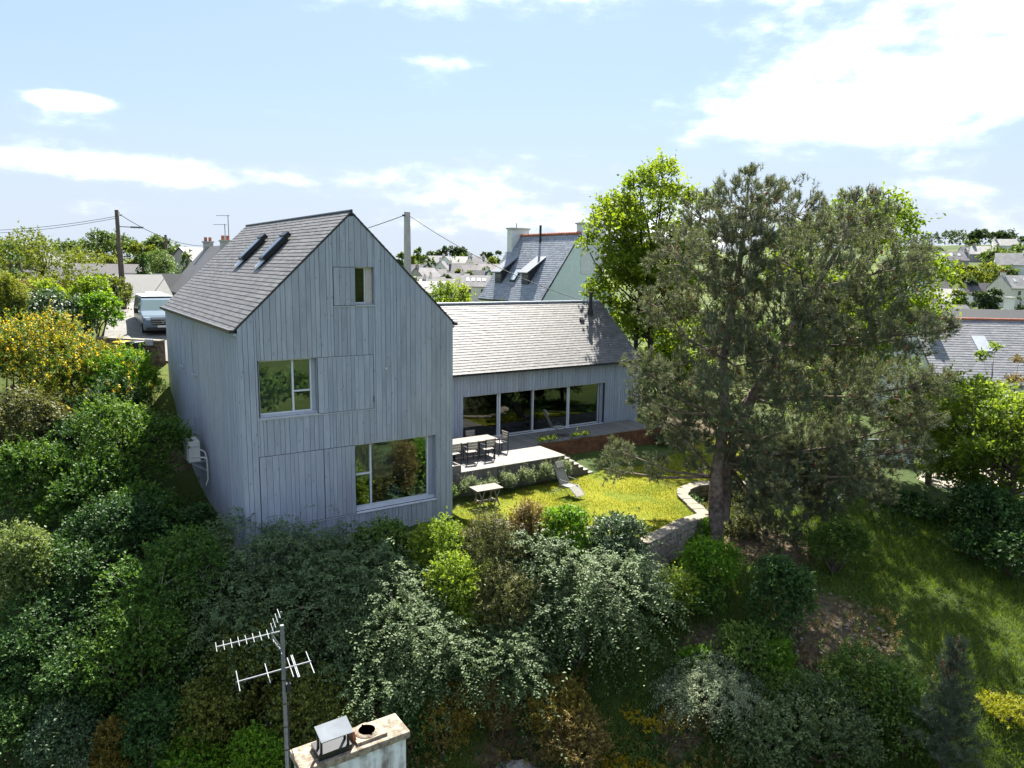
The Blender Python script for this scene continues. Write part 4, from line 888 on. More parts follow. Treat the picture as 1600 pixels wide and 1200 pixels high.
shrub('bright', 'fine', 195, 548, 30.5, 110, 'dark green broom with few yellow flowers below the bins', fl='gold', ffrac=.08, cap=12000, tintb=.25)
shrub('dark', 'fine', 175, 600, 29.2, 120, 'dark broom in shade with a few yellow flowers beneath the greener one', fl='gold', ffrac=.07, cap=10000)
shrub('farye', 'brush', 8, 432, 36, 60, 'tall yellowish bamboo clump at the left edge', lob=5, tintb=.6)
shrub('blue', 'broad', 62, 462, 37, 100, 'grey green shrub with whitish flowers left of the round bush', fl='white', ffrac=.15, fsize=.7)
shrub('blue', 'broad', 112, 474, 36.4, 70, 'grey green flowering shrub touching the round bright bush', fl='white', ffrac=.15, fsize=.7)
shrub('bright', 'broad', 150, 455, 36.5, 64, 'round bright green bush beside the road by the van')
shrub('yg', 'broad', 138, 434, 42, 64, 'loose yellow green shrub before the long grey roof')
shrub('yg', 'broad', 75, 440, 40, 60, 'small yellow green shrub in front of the dark hedge')
for k, px in enumerate((716, 740, 763, 786, 806, 826, 850)):
    p = at(px, 770, 28.6); xx = 13.1 + k * .93; q = thing('lavender_bush', ['greenish bush in front of the deck, nearest the house wall', 'grey green bush by the deck, second from the house wall', 'grey green bush by the deck, third from the house wall', 'grey green bush by the deck, in the middle of the row', 'grey green bush by the deck, third from the steps', 'grey green bush by the deck, just left of the lawn recliner', 'grey green bush beside the deck steps, right of the recliner'][k], 'bush', (xx, 24.0, 0), 'bushes planted along the deck')
    L = lobe_set(np.random.default_rng(700 + k), rnd.uniform(.36, .44), rnd.uniform(.6, .85), 5); foliage('foliage', q, LM['silver' if k else 'mid'], L, 2600, .085, 'brush', 700 + k, (xx, 24.0, 0), .4, sub=.42); stems(q, (xx, 24.0, 0), L, .015, 4)
for px, py, lab in ((855, 694, 'tuft of yellow green grass on the planter rim by the deck corner'), (910, 685, 'tuft of grass on the planter rim further right')):
    x = 19.6 if px < 900 else 21.6; q = thing('grass_tuft', lab, 'grass', (x, 26.56, 1.04)); L = np.array([(0, 0, .1, .5, .08, .12), (.5, 0, .08, .3, .08, .1), (-.3, 0, .08, .2, .08, .1)]); foliage('foliage', q, LM['yg'], L, 700, .09, 'brush', 810 + px, (x, 26.56, 1.04), .5, sub=.3)
# ivy on the wall
q = thing('ivy', 'dark ivy hanging on the stone wall beside the pine trunk', 'ivy', (22.1, 19.9, -1.3)); L = np.array([(-.1, -.1, .7, .3, .45, .6), (.35, .1, .6, .35, .35, .5), (-.3, -.6, .5, .25, .4, .5)]); foliage('foliage', q, LM['dark'], L, 2600, .1, 'big', 931, (22.1, 19.9, -1.3), .5, sub=.5)
q = thing('climber', 'bright leafy climber on the front face of the stone wall', 'climber', (20.1, 17.35, -1.3)); L = np.array([(0, 0, .75, .3, .16, .7), (-.5, 0, .4, .35, .16, .4), (.35, .05, .4, .3, .16, .4)]); foliage('foliage', q, LM['bright'], L, 2200, .1, 'big', 933, (20.1, 17.35, -1.3), .5, sub=.5)
# stonecrop patches
for k, (px, py, d, w_, lab) in enumerate(((1030, 1108, 19.2, 80, 'bright yellow stonecrop patch on the slope left of the silvery bush'), (955, 1165, 18.2, 85, 'yellow stonecrop mat at the bottom edge of the slope'), (1000, 1175, 18.0, 60, 'dull yellow stonecrop mat touching the bottom edge'))):
    p = at(px, py, d); z = ground(p[0], p[1]); r = w_ / 2 * d / 1143; q = thing('stonecrop', lab, 'plant', (p[0], p[1], z - .05)); L = np.array([(rnd.uniform(-r, r), rnd.uniform(-r, r), .05, r * .4, r * .4, .22) for _ in range(9)]); foliage('foliage', q, LM['sedum'], L, 4200, .055, 'fine', 950 + k, (p[0], p[1], z - .05), .5, sub=.25)
for k, (px, py, d, s, lab) in enumerate(((800, 1175, 17.6, .75, 'grey rock outcrop at the bottom right of the chimney'), (1110, 1190, 17.4, .4, 'grey rock at the bottom edge under the silvery bush'), (118, 1078, 17.5, .2, 'lone grey stone in the dark gap left of the dome'), (865, 1045, 19, .2, 'small grey stone below the dark hollow'))):
    p = at(px, py, d); bm_ = MB(); bm_.ball((0, 0, 0), s, 16, 10, sc=(1.3, .9, .7)); o_ = bm_.build('rock', GREYST); rg = random.Random(k)
    for v in o_.data.vertices: v.co *= 1 + rg.uniform(-.14, .14)
    o_.location = (p[0], p[1], ground(p[0], p[1]) + s * .1); tag(o_, lab, 'rock')
# yucca under the pine
p = at(1302, 800, 29); gz = ground(p[0], p[1]); q = thing('yucca', 'dark spiky yucca in the shade right of the pine trunk', 'plant', (p[0], p[1], gz)); rng = np.random.default_rng(77); n = 90
D = norm(rng.normal(size=(n, 3)) + (0, 0, .7)); s_ = norm(np.cross(D, (0, 0, 1.))); b = np.array((p[0], p[1], gz + .7)); l = rng.uniform(.5, .8, (n, 1))
V = np.stack([b + s_ * .02, b + D * l * .5 + s_ * .03, b + D * l - (0, 0, .08), b + D * l * .5 - s_ * .03], 1).reshape(-1, 3); np_mesh('foliage', V, 4, rng.uniform(.3, .7, n), LM['blue'], q); MB().cyl((p[0], p[1]), .07, gz - .1, gz + .75, 8).build('stem', BARK, q)

# ---- big pine
def needles(name, par, m, P0, D, nn, ln, wd, seed, tintb=.42, frac=.75, tl=.22, spread=.75):
    rng = np.random.default_rng(seed); K = len(P0)
    t = rng.uniform(0, 1, (K, nn)); P = P0[:, None] + D[:, None] * (t * tl)[..., None]
    d = norm(D[:, None] * .75 + norm(rng.normal(size=(K, nn, 3))) * spread); s = norm(np.cross(d, rng.normal(size=(K, nn, 3)))) * wd * .5; l = (ln * rng.uniform(.7, 1.15, (K, nn)))[..., None]
    V = np.stack([P - s, P + s, P + d * l], 2).reshape(-1, 3)
    tint = tintb + rng.normal(0, .12, (K, 1)) + rng.normal(0, .1, (K, nn)) + (t - .5) * .25
    return np_mesh(name, V, 3, tint.ravel(), m, par)
PB = at(1120, 833, 25.6); PB[2] = ground(PB[0], PB[1])
pine = thing('pine_tree', 'tall dark olive pine with reddish cones spreading over the right of the garden', 'pine tree', PB)
def pxp(l): return [at(*q) for q in l]
s1 = [PB - (0, 0, .2)] + pxp([(1119, 745, 25.7), (1133, 650, 25.9), (1130, 560, 26.0), (1148, 460, 26.2), (1162, 370, 26.3), (1170, 280, 26.4)])
s2 = [at(1128, 800, 26.0) - (0, 0, .3)] + pxp([(1136, 720, 26.3), (1175, 620, 26.6), (1222, 540, 26.9), (1275, 450, 27.1), (1320, 370, 27.2), (1340, 300, 27.3)])
tr = MB(); tr.tube(s1, [.31, .24, .18, .15, .12, .08, .03], 12); tr.tube(s2, [.30, .23, .18, .14, .11, .07, .03], 12); tr.build('trunk', PBARK, pine)
PL = [(1165, 315, 62), (1100, 345, 50), (1230, 330, 62), (1060, 400, 55), (1150, 400, 80), (1250, 420, 80), (1340, 340, 58), (1385, 420, 66), (1300, 360, 50), (1040, 480, 50), (1120, 490, 80), (1220, 510, 85), (1330, 500, 80), (1415, 520, 58), (1010, 580, 40), (1080, 590, 60), (1180, 600, 80), (1290, 610, 85), (1390, 610, 70), (1440, 655, 38), (1000, 622, 25), (1050, 650, 55), (1150, 690, 55), (1260, 700, 70), (1350, 705, 68), (1420, 705, 45), (1200, 760, 55), (1290, 775, 45), (1360, 765, 42), (968, 705, 26), (962, 735, 28), (1225, 825, 40), (1085, 730, 22), (1440, 395, 18), (1478, 515, 22), (1110, 640, 45), (1190, 830, 28), (1330, 745, 45), (1255, 790, 45), (1240, 730, 40), (1190, 730, 36), (1300, 700, 40), (1170, 790, 35), (1460, 600, 34)]
PF = [(1135, 520, 42), (1150, 440, 48), (1112, 600, 40), (1185, 565, 46), (1235, 620, 48), (1165, 370, 42), (1270, 520, 46), (1145, 655, 34), (1190, 680, 40)]
rg = random.Random(8); Ls = []; lm = MB(); dl = MB()
for i, (px, py, r) in enumerate(PL + PF):
    d = 24.4 + rg.uniform(-.4, .4) if i >= len(PL) else 26.4 + (rg.uniform(-2.6, 2.2) if r > 48 else rg.uniform(-1.4, 1.2)); c = at(px, py, d); rr = r * d / 1143 * 1.0; Ls.append((*c, rr, rr, rr * .85))
    st = s1 if px < 1190 else s2; j = min(range(1, len(st)), key=lambda k: abs(st[k][2] - (c[2] - .9)) + .15 * np.linalg.norm(st[k] - c)); a = st[j]
    mid = (a + c) / 2 + np.array((rg.uniform(-.3, .3), rg.uniform(-.3, .3), -.25)); lm.tube([a, mid, c, c + (c - mid) * .3], [.06, .042, .022, .008], 6, cap=False)
    if py > 640 and np.linalg.norm(c - a) > 2: Ls.append((*(a * .4 + c * .6), rr * .7, rr * .7, rr * .55))
    for k in range(5 if r > 40 else 3):
        v = norm(np.array([rg.gauss(0, 1), rg.gauss(0, 1), rg.gauss(.2, .7)])); lm.tube([mid * .3 + c * .7, c + v * rr * .45, c + v * rr * .95], [.025, .016, .007], 4, cap=False)
for (x0, y0, x1, y1) in ((1118, 745, 1075, 700), (1120, 720, 1195, 745), (1125, 705, 1090, 690), (1135, 690, 1165, 660), (1130, 735, 1090, 735), (1128, 560, 1095, 545), (1133, 640, 1100, 660)):
    a, b = at(x0, y0, 25.8), at(x1, y1, 25.3); lm.tube([a, (a + b) / 2 + (0, 0, .12), b], [.04, .028, .012], 5, cap=False)
lm.build('limb', PBARK, pine)
Ls = np.array(Ls); rng = np.random.default_rng(21); K = 66000; w_ = Ls[:, 3] ** 2; li = rng.choice(len(Ls), K, p=w_ / w_.sum()); dv = norm(rng.normal(size=(K, 3))); u = rng.uniform(.15, 1.0, K) ** .55
P0 = Ls[li, :3] + Ls[li, 3:] * dv * u[:, None]
# clump the tufts on branchlets: pull them towards random centres
cc_ = P0[rng.choice(K, 2200)]; 
g = np.zeros(K, int)
for i in range(0, K, 3000): g[i:i + 3000] = ((P0[i:i + 3000, None] - cc_[None]) ** 2).sum(-1).argmin(1)
dist = P0 - cc_[g]; P0 = cc_[g] + dist * .52
keep = rng.choice(K, 19500, replace=False); P0 = P0[keep]; dv = dv[keep]
D = norm(dv * .7 + np.array([0, 0, .75]) + rng.normal(size=(len(P0), 3)) * .4)
needles('crown', pine, LM['pine'], P0, D, 22, .17, .02, 31, .42)
top = P0[(P0[:, 2] > np.percentile(P0[:, 2], 55)) & (rng.uniform(size=len(P0)) < .35)]; mb = MB()
for q in top[:700]: mb.bar(q, q + np.array((rg.uniform(-.04, .04), rg.uniform(-.04, .04), rg.uniform(.2, .38))), .028)
mb.build('candle_shoot', plain('pine_candle', (.22, .19, .15), .8, 0, .2), pine)['kind'] = 'stuff'
mb = MB()
for q in P0[rng.choice(len(P0), 520)]: mb.ball(q + np.array((0, 0, .05)), rg.uniform(.03, .055), 5, 4, sc=(1, 1, 1.5))
mb.build('cone', plain('red_brown_cone', (.26, .085, .035), .8, 0, .25), pine)['kind'] = 'stuff'
# young pine, bottom right
p = at(1497, 992, 16.9); gz = ground(p[0], p[1]); q = thing('young_pine', 'young bluish pine with reddish tips near the bottom right corner', 'pine tree', (p[0], p[1], gz)); Hh = p[2] - gz; rng = np.random.default_rng(41); K = 1150
P0 = []; D = []; brm = MB()
for b_ in range(150):
    z = rng.uniform(.05, .97) ** .9; an = rng.uniform(0, 2 * pi); ln_ = (1 - z) * 1.0 + .1; tl_ = np.array((cos(an), sin(an), .55 + .5 * z)); tl_ /= np.linalg.norm(tl_)
    o_ = np.array((p[0], p[1], gz + z * Hh * .95)); brm.tube([o_, o_ + tl_ * ln_ * .6, o_ + tl_ * ln_], [.012, .008, .004], 3, cap=False)
    for t in np.linspace(.3, 1, max(3, int(ln_ * 9))): P0.append(o_ + tl_ * ln_ * t + rng.normal(0, .05, 3)); D.append(tl_ + np.array((0, 0, .5)) + rng.normal(0, .2, 3))
P0 = np.array(P0); D = norm(np.array(D)); zz = (P0[:, 2] - gz) / Hh; brm.build('branch', BARK, q)['kind'] = 'stuff'
needles('crown', q, LM['ypine'], P0, D, 26, .14, .013, 42, .45, tl=.2); MB().tube([(p[0], p[1], gz - .1), (p[0] + .03, p[1], gz + Hh * .5), (p[0], p[1], gz + Hh)], [.06, .04, .01], 7).build('trunk', BARK, q)
mb = MB()
for c in P0[zz > .72][:60]: mb.bar(c, c + (0, 0, .16), .022)
mb.build('candle_shoot', plain('red_candle', (.25, .13, .08), .8), q)['kind'] = 'stuff'

# ---- trees round the garden
tree('spring', 'big', 1020, 246, 44, 205, 'airy bright yellow green tree behind the right end of the low wing', cb=.26, lob=72, leafpx=3.9, dens=.85, cap=42000, trunk=.17, lobr=(.16, .25), stemsn=3, tintb=.56, bark=plain('dark_bark', (.03, .025, .02), .95))
tree('spring', 'big', 1340, 282, 37, 300, 'bright green tree showing through behind the big pine', cb=.1, lob=50, leafpx=4.0, dens=1.0, cap=32000, trunk=.2, lobr=(.18, .27), stemsn=2, tintb=.42)
tree('spring', 'broad', 1470, 575, 35, 130, 'low bright green tree right of the pine in front of the grey roof', cb=.1, lob=20, leafpx=4.2, cap=16000, tintb=.55, lobr=(.28,.4))
tree('cherry', 'big', 1545, 560, 30.5, 190, 'fresh green cherry like tree at the right edge', cb=.02, lob=46, leafpx=4.4, dens=.75, cap=24000, lobr=(.17, .27), tintb=.5)
tree('cherry', 'big', 1600, 600, 28, 170, 'fresh green tree cut off by the right edge, nearest the camera', cb=.1, lob=40, leafpx=4.4, dens=.75, cap=20000, lobr=(.17, .27), tintb=.5)
tree('cherry', 'big', 1553, 528, 34, 42, 'slender leafy sapling rising before the grey roof at right', cb=.3, lob=7, leafpx=3.6, cap=2500, trunk=.05, tintb=.45)
tree('dry', 'fine', 1598, 540, 33, 60, 'pale bare looking bush in front of the grey roof at the right edge', cb=.2, lob=8, leafpx=3.0, cap=3000, trunk=.06)
tree('mid', 'broad', 1040, 570, 41, 90, 'small tree in shade behind the end wall of the low wing', cb=.45, lob=8, leafpx=4, cap=6000, trunk=.1, stemsn=3)
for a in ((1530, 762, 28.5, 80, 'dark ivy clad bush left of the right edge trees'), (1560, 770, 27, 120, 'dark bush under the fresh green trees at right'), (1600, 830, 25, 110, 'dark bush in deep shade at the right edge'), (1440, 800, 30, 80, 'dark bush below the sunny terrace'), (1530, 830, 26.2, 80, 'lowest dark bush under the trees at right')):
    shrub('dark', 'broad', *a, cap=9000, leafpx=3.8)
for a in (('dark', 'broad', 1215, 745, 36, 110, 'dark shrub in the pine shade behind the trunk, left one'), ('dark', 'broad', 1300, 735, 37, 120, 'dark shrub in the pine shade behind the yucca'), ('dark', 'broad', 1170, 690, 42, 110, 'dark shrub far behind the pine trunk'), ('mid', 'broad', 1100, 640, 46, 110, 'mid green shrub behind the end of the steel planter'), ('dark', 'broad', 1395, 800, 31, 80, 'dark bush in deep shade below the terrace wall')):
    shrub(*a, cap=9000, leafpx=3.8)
tree('spring', 'broad', 1052, 490, 49, 150, 'low bright tree filling the gap behind the end of the low wing', cb=0, lob=20, leafpx=3.6, cap=14000, lobr=(.3, .42), tintb=.4)
tree('far', 'broad', 1120, 470, 62, 190, 'leafy tree standing far behind the pine, left side', cb=.05, lob=18, leafpx=3.2, cap=9000, lobr=(.3, .42))
tree('mid', 'broad', 1240, 500, 58, 170, 'leafy tree standing far behind the pine, middle', cb=.05, lob=16, leafpx=3.2, cap=9000, lobr=(.3, .42))
tree('far', 'broad', 1370, 520, 54, 160, 'leafy tree standing far behind the pine, right side', cb=.05, lob=16, leafpx=3.2, cap=9000, lobr=(.3, .42))
shrub('olive', 'fine', 1155, 830, 27, 60, 'grey low bush at the foot of the pine trunk', cap=4000)
shrub('greyg', 'fine', 1040, 690, 37.5, 60, 'grey bush at the end of the steel planter', cap=4000)

sb = MB(); rg = random.Random(5)
for px, py, dd, r in DIRT[:3]:
    c = at(px, py, dd)
    for k in range(70): a, q = rg.uniform(0, 2 * pi), r * rg.random() ** .5; x_, y_ = c[0] + cos(a) * q, c[1] + sin(a) * q; s_ = rg.uniform(.02, .08); sb.ball((x_, y_, ground(x_, y_) + s_ * .3), s_, 5, 4, sc=(1.3, 1, .6))
tag(sb.build('rubble', COPING), 'small pale stones scattered over the bare soil bed', 'stones', None, 'stuff')
# ---- low undergrowth on the slope
def undergrowth(label, mk, style, n, leaf, spots, seed, hh=.28):
    rg = np.random.default_rng(seed); L = []
    for (r0, r1, d0, d1, k) in spots:
        for i in range(k):
            q = rd(rg.uniform(r0, r1), rg.uniform(d0, d1)); s = rg.uniform(.25, .6); L.append((q[0], q[1], ground(*q) + .05, s, s, rg.uniform(.5, 1.4) * hh))
    L = np.array(L); z0 = L[:, 2].min() - 3; o = foliage('undergrowth', None, LM[mk], L - np.array((0, 0, z0, 0, 0, 0)), n, leaf, style, seed, (0, 0, z0), .4, sub=.5); tag(o, label, 'undergrowth', None, 'stuff')
undergrowth('dark low ivy and bramble covering the steep slope', 'dark', 'broad', 26000, .09, ((-16, 4, 15.5, 21, 170), (2, 10, 16, 20, 60), (12, 20, 27, 32, 30)), 201)
undergrowth('dry brown stalks and grass tufts on the slope', 'dry', 'brush', 16000, .10, ((-4, 9, 16, 20.5, 90), (8, 12, 19.5, 22.5, 30), (6, 10, 24, 30, 20)), 202)
undergrowth('fresh green weeds scattered over the slope', 'mid', 'brush', 16000, .10, ((0, 12, 16, 22, 90), (-14, -6, 24, 32, 60)), 203)
undergrowth('withered yellowish ground cover at the foot of the slope', 'dryyel', 'fine', 9000, .07, ((-4, 5, 16, 18.8, 50),), 204, .2)
# ---- grass blades
def blades(name, C_, z, hgt, wd, m, seed, tb=.4, lean=.35):
    rng = np.random.default_rng(seed); n = len(C_); b = np.column_stack([C_, z]); a = rng.uniform(0, 2 * pi, n); s = np.stack([np.cos(a), np.sin(a), np.zeros(n)], 1) * wd * .5
    t = b + np.column_stack([rng.normal(0, lean, (n, 2)), np.ones(n)]) * (hgt * rng.uniform(.5, 1.2, n))[:, None]
    V = np.stack([b - s, b + s, t], 1).reshape(-1, 3); o = np_mesh(name, V, 3, tb + rng.normal(0, .16, n), m); o['kind'] = 'stuff'; return o
rng = np.random.default_rng(9)
q = np.column_stack([rng.uniform(12.7, 31.5, 170000), rng.uniform(16.9, 28.5, 170000)]); q = q[inside(q, LAWN)]
pn = np.sin(q[:, 0] * 1.7 + 1.2 * np.sin(q[:, 1] * .9)) * np.cos(q[:, 1] * 1.3 + .8 * np.sin(q[:, 0] * .7)); q = q[rng.uniform(size=len(q)) < .45 + .4 * pn]
q = q[:60000]
blades('lawn_grass', q, np.full(len(q), -.005), .075, .018, LM['lawn'], 3, .5)
rr_ = rng.uniform(-2, 24, 240000); dd_ = rng.uniform(15.5, 31, 240000); q = FW * dd_[:, None] + RW * rr_[:, None]; q = q[~inside(q, [(12.6, 22.5), (14.5, 19), (16.4, 16.6), (19.3, 17.4), (20.8, 17.4), (21.9, 19.7), (23.5, 20.3), (26.5, 20.6), (29.2, 22.2), (32, 26), (31, 30), (12.6, 30)])]
dm = np.zeros(len(q))
for px, py, dd, r in DIRT: dm = np.maximum(dm, np.exp(-((q - at(px, py, dd)[:2]) ** 2).sum(1) / r ** 2))
q = q[rng.uniform(size=len(q)) > dm * 1.25]; q = q[:120000]
blades('wild_grass', q, ground_np(q) - .01, .19, .03, LM['grass'], 4, .38, .55)
# ------------------------------------------------------------------ road, van, bins, left background
rp = [rd(*a) for a in ((-17.6, 34.5), (-18.3, 37), (-19.6, 40), (-21.6, 44), (-25, 49), (-30, 55), (-37, 62))]
v = []; f = []; RWD = 2.4
fine = []
for a, b in zip(rp[:-1], rp[1:]):
    for k in range(8): fine.append(a + (b - a) * k / 8)
for i, p in enumerate(fine):
    d = fine[min(i + 1, len(fine) - 1)] - fine[max(i - 1, 0)]; d /= np.linalg.norm(d); n = np.array((d[1], -d[0]))
    for k in range(7): q = p + n * RWD * (k / 3 - 1); v.append((q[0], q[1], ground(q[0], q[1]) + .09))
for i in range(len(fine) - 1):
    for k in range(6): a = i * 7 + k; f.append((a, a + 1, a + 8, a + 7))
tag(MB().add(v, f).build('road', ASPH), kind='structure')
def facing(px): a = math.atan((px - 800) / 1143); return a
# van: local front at -Y
van = thing('van', 'grey blue camper van with white raised roof parked facing the camera', 'van', (0, 0, 0))
BODY = plain('van_paint', (.085, .125, .16), .28, .3, .02, spec=.6); GLS = plain('van_glass', (.10, .14, .14), .06, 0, .02, spec=.9); TYRE = plain('tyre_rubber', (.02, .02, .02), .9)
CHROME = plain('chrome', (.6, .62, .64), .2, .9, .02); LAMP = plain('headlight_glass', (.5, .55, .58), .15, .1, .05)
prof = [(-2.45, .32, .88), (-2.5, .62, .90), (-2.42, .95, .94), (-2.25, 1.08, .95), (-1.55, 1.27, .95), (-.85, 1.82, .82), (-.55, 1.93, .80), (2.45, 1.95, .80), (2.5, 1.2, .95), (2.5, .32, .93)]
n = len(prof); vs = [(-w_, y, z) for y, z, w_ in prof] + [(w_, y, z) for y, z, w_ in prof]
b = MB().add(vs, [tuple(range(n))[::-1], tuple(range(n, 2 * n))] + [(i, (i + 1) % n, n + (i + 1) % n, n + i) for i in range(n)]); b.build('body', BODY, van, .05)
MB().hexa([(-.86, -1.50, 1.31), (.86, -1.50, 1.31), (.86, -1.46, 1.30), (-.86, -1.46, 1.30), (-.75, -.90, 1.80), (.75, -.90, 1.80), (.75, -.86, 1.79), (-.75, -.86, 1.79)]).build('windscreen', GLS, van)
for s in (-1, 1):
    MB().hexa([(s * .955, -1.3, 1.2), (s * .957, -.2, 1.2), (s * .93, -.2, 1.2), (s * .93, -1.3, 1.2), (s * .85, -.9, 1.72), (s * .85, -.2, 1.72), (s * .80, -.2, 1.72), (s * .80, -.9, 1.72)]).build('side_window', GLS, van)
    MB().obox((s * .74, -2.38, .92), (.16, .05 * s, 0), (0, .06, 0), (.0, .02, .085)).build('headlight', LAMP, van, .03)
    MB().obox((s * 1.1, -1.15, 1.28), (.1, 0, 0), (0, .05, 0), (0, 0, .14)).build('mirror', DARKM, van, .03)
    for y in (-1.55, 1.5): wh = MB().tube([(s * .72, y, .33), (s * .93, y, .33)], .33, 20).build('wheel', TYRE, van); MB().tube([(s * .931, y, .33), (s * .94, y, .33)], .2, 16).build('rim', CHROME, wh)
gr = MB().box(-.55, .55, -2.53, -2.42, .60, .92).build('grille', DARKM, van, .02)
for z in (.66, .76, .86): MB().box(-.56, .56, -2.545, -2.53, z, z + .025).build('bar', CHROME, gr)
em = MB()
for a, c in (((0, .96), (.075, .83)), ((.075, .83), (0, .70)), ((0, .70), (-.075, .83)), ((-.075, .83), (0, .96))): em.bar((a[0], -2.56, a[1]), (c[0], -2.56, c[1]), .03, .02, up=(0, 1, 0))
em.build('emblem', CHROME, van)
MB().box(-.8, .8, -2.56, -2.44, .30, .46).build('bumper', DARKM, van, .03); MB().box(-.27, .27, -2.575, -2.561, .47, .58).build('number_plate', WHITE, van)
MB().box(-.76, .76, -.6, 2.4, 1.965, 2.0).build('roof_panel', WHITE, van, .02); MB().hexa([(-.45, -.2, 2.0), (.45, -.2, 2.0), (.45, 1.6, 2.0), (-.45, 1.6, 2.0), (-.36, 0, 2.16), (.36, 0, 2.16), (.36, 1.5, 2.16), (-.36, 1.5, 2.16)]).build('roof_box', WHITE, van, .03)
p = at(247, 520, 40.0); van.location = (p[0], p[1], ground(p[0], p[1]) + .08)
dirv = np.array(p[:2]) / np.linalg.norm(p[:2]); van.rotation_euler[2] = math.atan2(dirv[1], dirv[0]) - pi / 2 + radians(6)
van.location.z = 9.15 - (518 - 408) / 1143 * 40.5 * 1.0
# stone garden wall beside the bins
a, b = at(150, 522, 35.5), at(249, 522, 34.3); zt = 9.15 - (522 - 410) / 1143 * 38.2; bw = thing('garden_wall', 'brown rubble stone wall behind the bins in front of the van', 'wall', (*a[:2], zt - 1.6))
d = (b - a)[:2]; L_ = np.linalg.norm(d); d /= L_; nn = np.array((-d[1], d[0])); BRST = plain('brown_rubble', (.17, .12, .085), .95, 0, .35, 5, .7)
MB().hexa([(*(a[:2] + nn * .02), zt - 2.0), (*(b[:2] + nn * .02), zt - 2.0), (*(b[:2] + nn * .3), zt - 2.0), (*(a[:2] + nn * .3), zt - 2.0), (*(a[:2] + nn * .02), zt - .09), (*(b[:2] + nn * .02), zt - .09), (*(b[:2] + nn * .3), zt - .09), (*(a[:2] + nn * .3), zt - .09)]).build('core', BRST, bw)
for r in range(7):
    x = 0
    while x < L_:
        l = min(rnd.uniform(.28, .5), L_ - x)
        if l < .06: break
        c = a[:2] + d * (x + l / 2); MB().obox((c[0], c[1], zt - .2 - r * .23), (*(d * (l / 2 - .012)), 0), (*(nn * (.05 + rnd.uniform(-.02, .03))), 0), (0, 0, .105)).build('stone', BRST, bw, .02); x += l
x = 0
while x < L_ - .1:
    l = min(.6, L_ - x); c = a[:2] + d * (x + l / 2) + nn * .14; MB().obox((c[0], c[1], zt - .03), (*(d * (l / 2 - .01)), 0), (*(nn * .2), 0), (0, 0, .05)).build('coping_stone', COPING, bw, .015); x += l
mbx = at(233, 533, 34.3); MB()
bx = MB().obox((mbx[0], mbx[1], mbx[2] - .05), (*(d * .2), 0), (*(nn * .06), 0), (0, 0, .15)).build('meter_box', SILLM, None, .01); tag(bx, 'grey meter box on the brown rubble wall', 'meter box')
for px, lidc, lab in ((191, (.62, .40, .01), 'wheelie bin with yellow lid before the rubble wall'), (211, (.02, .022, .022), 'wheelie bin with black lid before the rubble wall')):
    p = at(px, 533, 33.6); q = thing('wheelie_bin', lab, 'bin', (p[0], p[1], p[2] - 1.1), 'bins before the rubble wall'); z = p[2]
    DK = DARKM; e = d * .29; g = nn * .33
    vs = [(*(p[:2] + (e * sx + g * sy) * sc), zz) for zz, sc in ((z - 1.1, .8), (z - .08, 1.0)) for sx, sy in ((-1, -1), (1, -1), (1, 1), (-1, 1))]
    MB().hexa(vs).build('body', DK, q, .03); vs = [(*(p[:2] + (e * sx + g * sy) * sc), zz) for zz, sc in ((z - .075, 1.06), (z, .9)) for sx, sy in ((-1, -1), (1, -1), (1, 1), (-1, 1))]
    MB().hexa(vs).build('lid', plain('bin_lid_%d' % px, lidc, .4, 0, .03), q, .03)
    for sx in (-1, 1): c = p[:2] + e * sx * .8 + g * .85; MB().tube([(*(c - d * .03), z - 1.0), (*(c + d * .03), z - 1.0)], .1, 12).build('wheel', TYRE, q)
# long dark hedge, left
def block_hedge(name, label, a, b, z0, z1, th, mk, n, leaf, seed):
    q = thing(name, label, 'hedge', (*a[:2], z0)); k = max(3, int(np.linalg.norm((b - a)[:2]) / 1.1)); L = []
    rg = np.random.default_rng(seed); base = np.array((*a[:2], z0))
    for i in range(k): c = a + (b - a) * (i + .5) / k; L.append((c[0] - a[0], c[1] - a[1], (z1 - z0) * .5, .95, .95, (z1 - z0) * rg.uniform(.5, .57)))
    foliage('foliage', q, LM[mk], np.array(L), n, leaf, 'broad', seed, base, .45, sub=.7); return q
a, b = at(0, 434, 46), at(190, 446, 44); block_hedge('hedge', 'clipped yellow green hedge running along the road at left', a, b, 5.6, 8.0, 1, 'hedge', 14000, .17, 61)
a, b = at(15, 440, 43.0), at(84, 440, 42.6); block_hedge('hedge', 'dark brown clipped hedge section in front of the yellow green one', a, b, 5.4, 7.75, 1, 'dry', 6000, .15, 62)
# ------------------------------------------------------------------ poles and cables
def pole(px, py, d, w_, m, label, name='utility_pole', zb=None, cat='pole', taper=.75, sq=False):
    p = at(px, py, d); gz = ground(p[0], p[1]) - .3; q = thing(name, label, cat, (p[0], p[1], gz))
    if sq: MB().hexa([(p[0] + sx * w_ * k, p[1] + sy * w_ * k, z) for z, k in ((gz, 1.25), (p[2], .8)) for sx, sy in ((-1, -1), (1, -1), (1, 1), (-1, 1))]).build('shaft', m, q, .02)
    else: MB().tube([(p[0], p[1], gz), (p[0], p[1], p[2])], [w_, w_ * taper], 10).build('shaft', m, q)
    return q, p
q1, p1 = pole(182, 328, 46, .15, POLEW, 'tall dark wooden utility pole at left with lamp arm')
p1b = at(189, 390, 45.6); MB().tube([(p1b[0], p1b[1], ground(p1b[0], p1b[1]) - .3), p1b], [.12, .09], 8).build('strut', POLEW, q1)
la = at(186, 354, 46); lb = at(217, 355.5, 45.6); MB().bar(la, lb, .05).build('lamp_arm', GALV, q1); MB().obox((lb + la) * .1 + lb * .8, (.35, 0, 0), (0, .1, 0), (0, 0, .05)).build('lamp_head', GALV, q1)
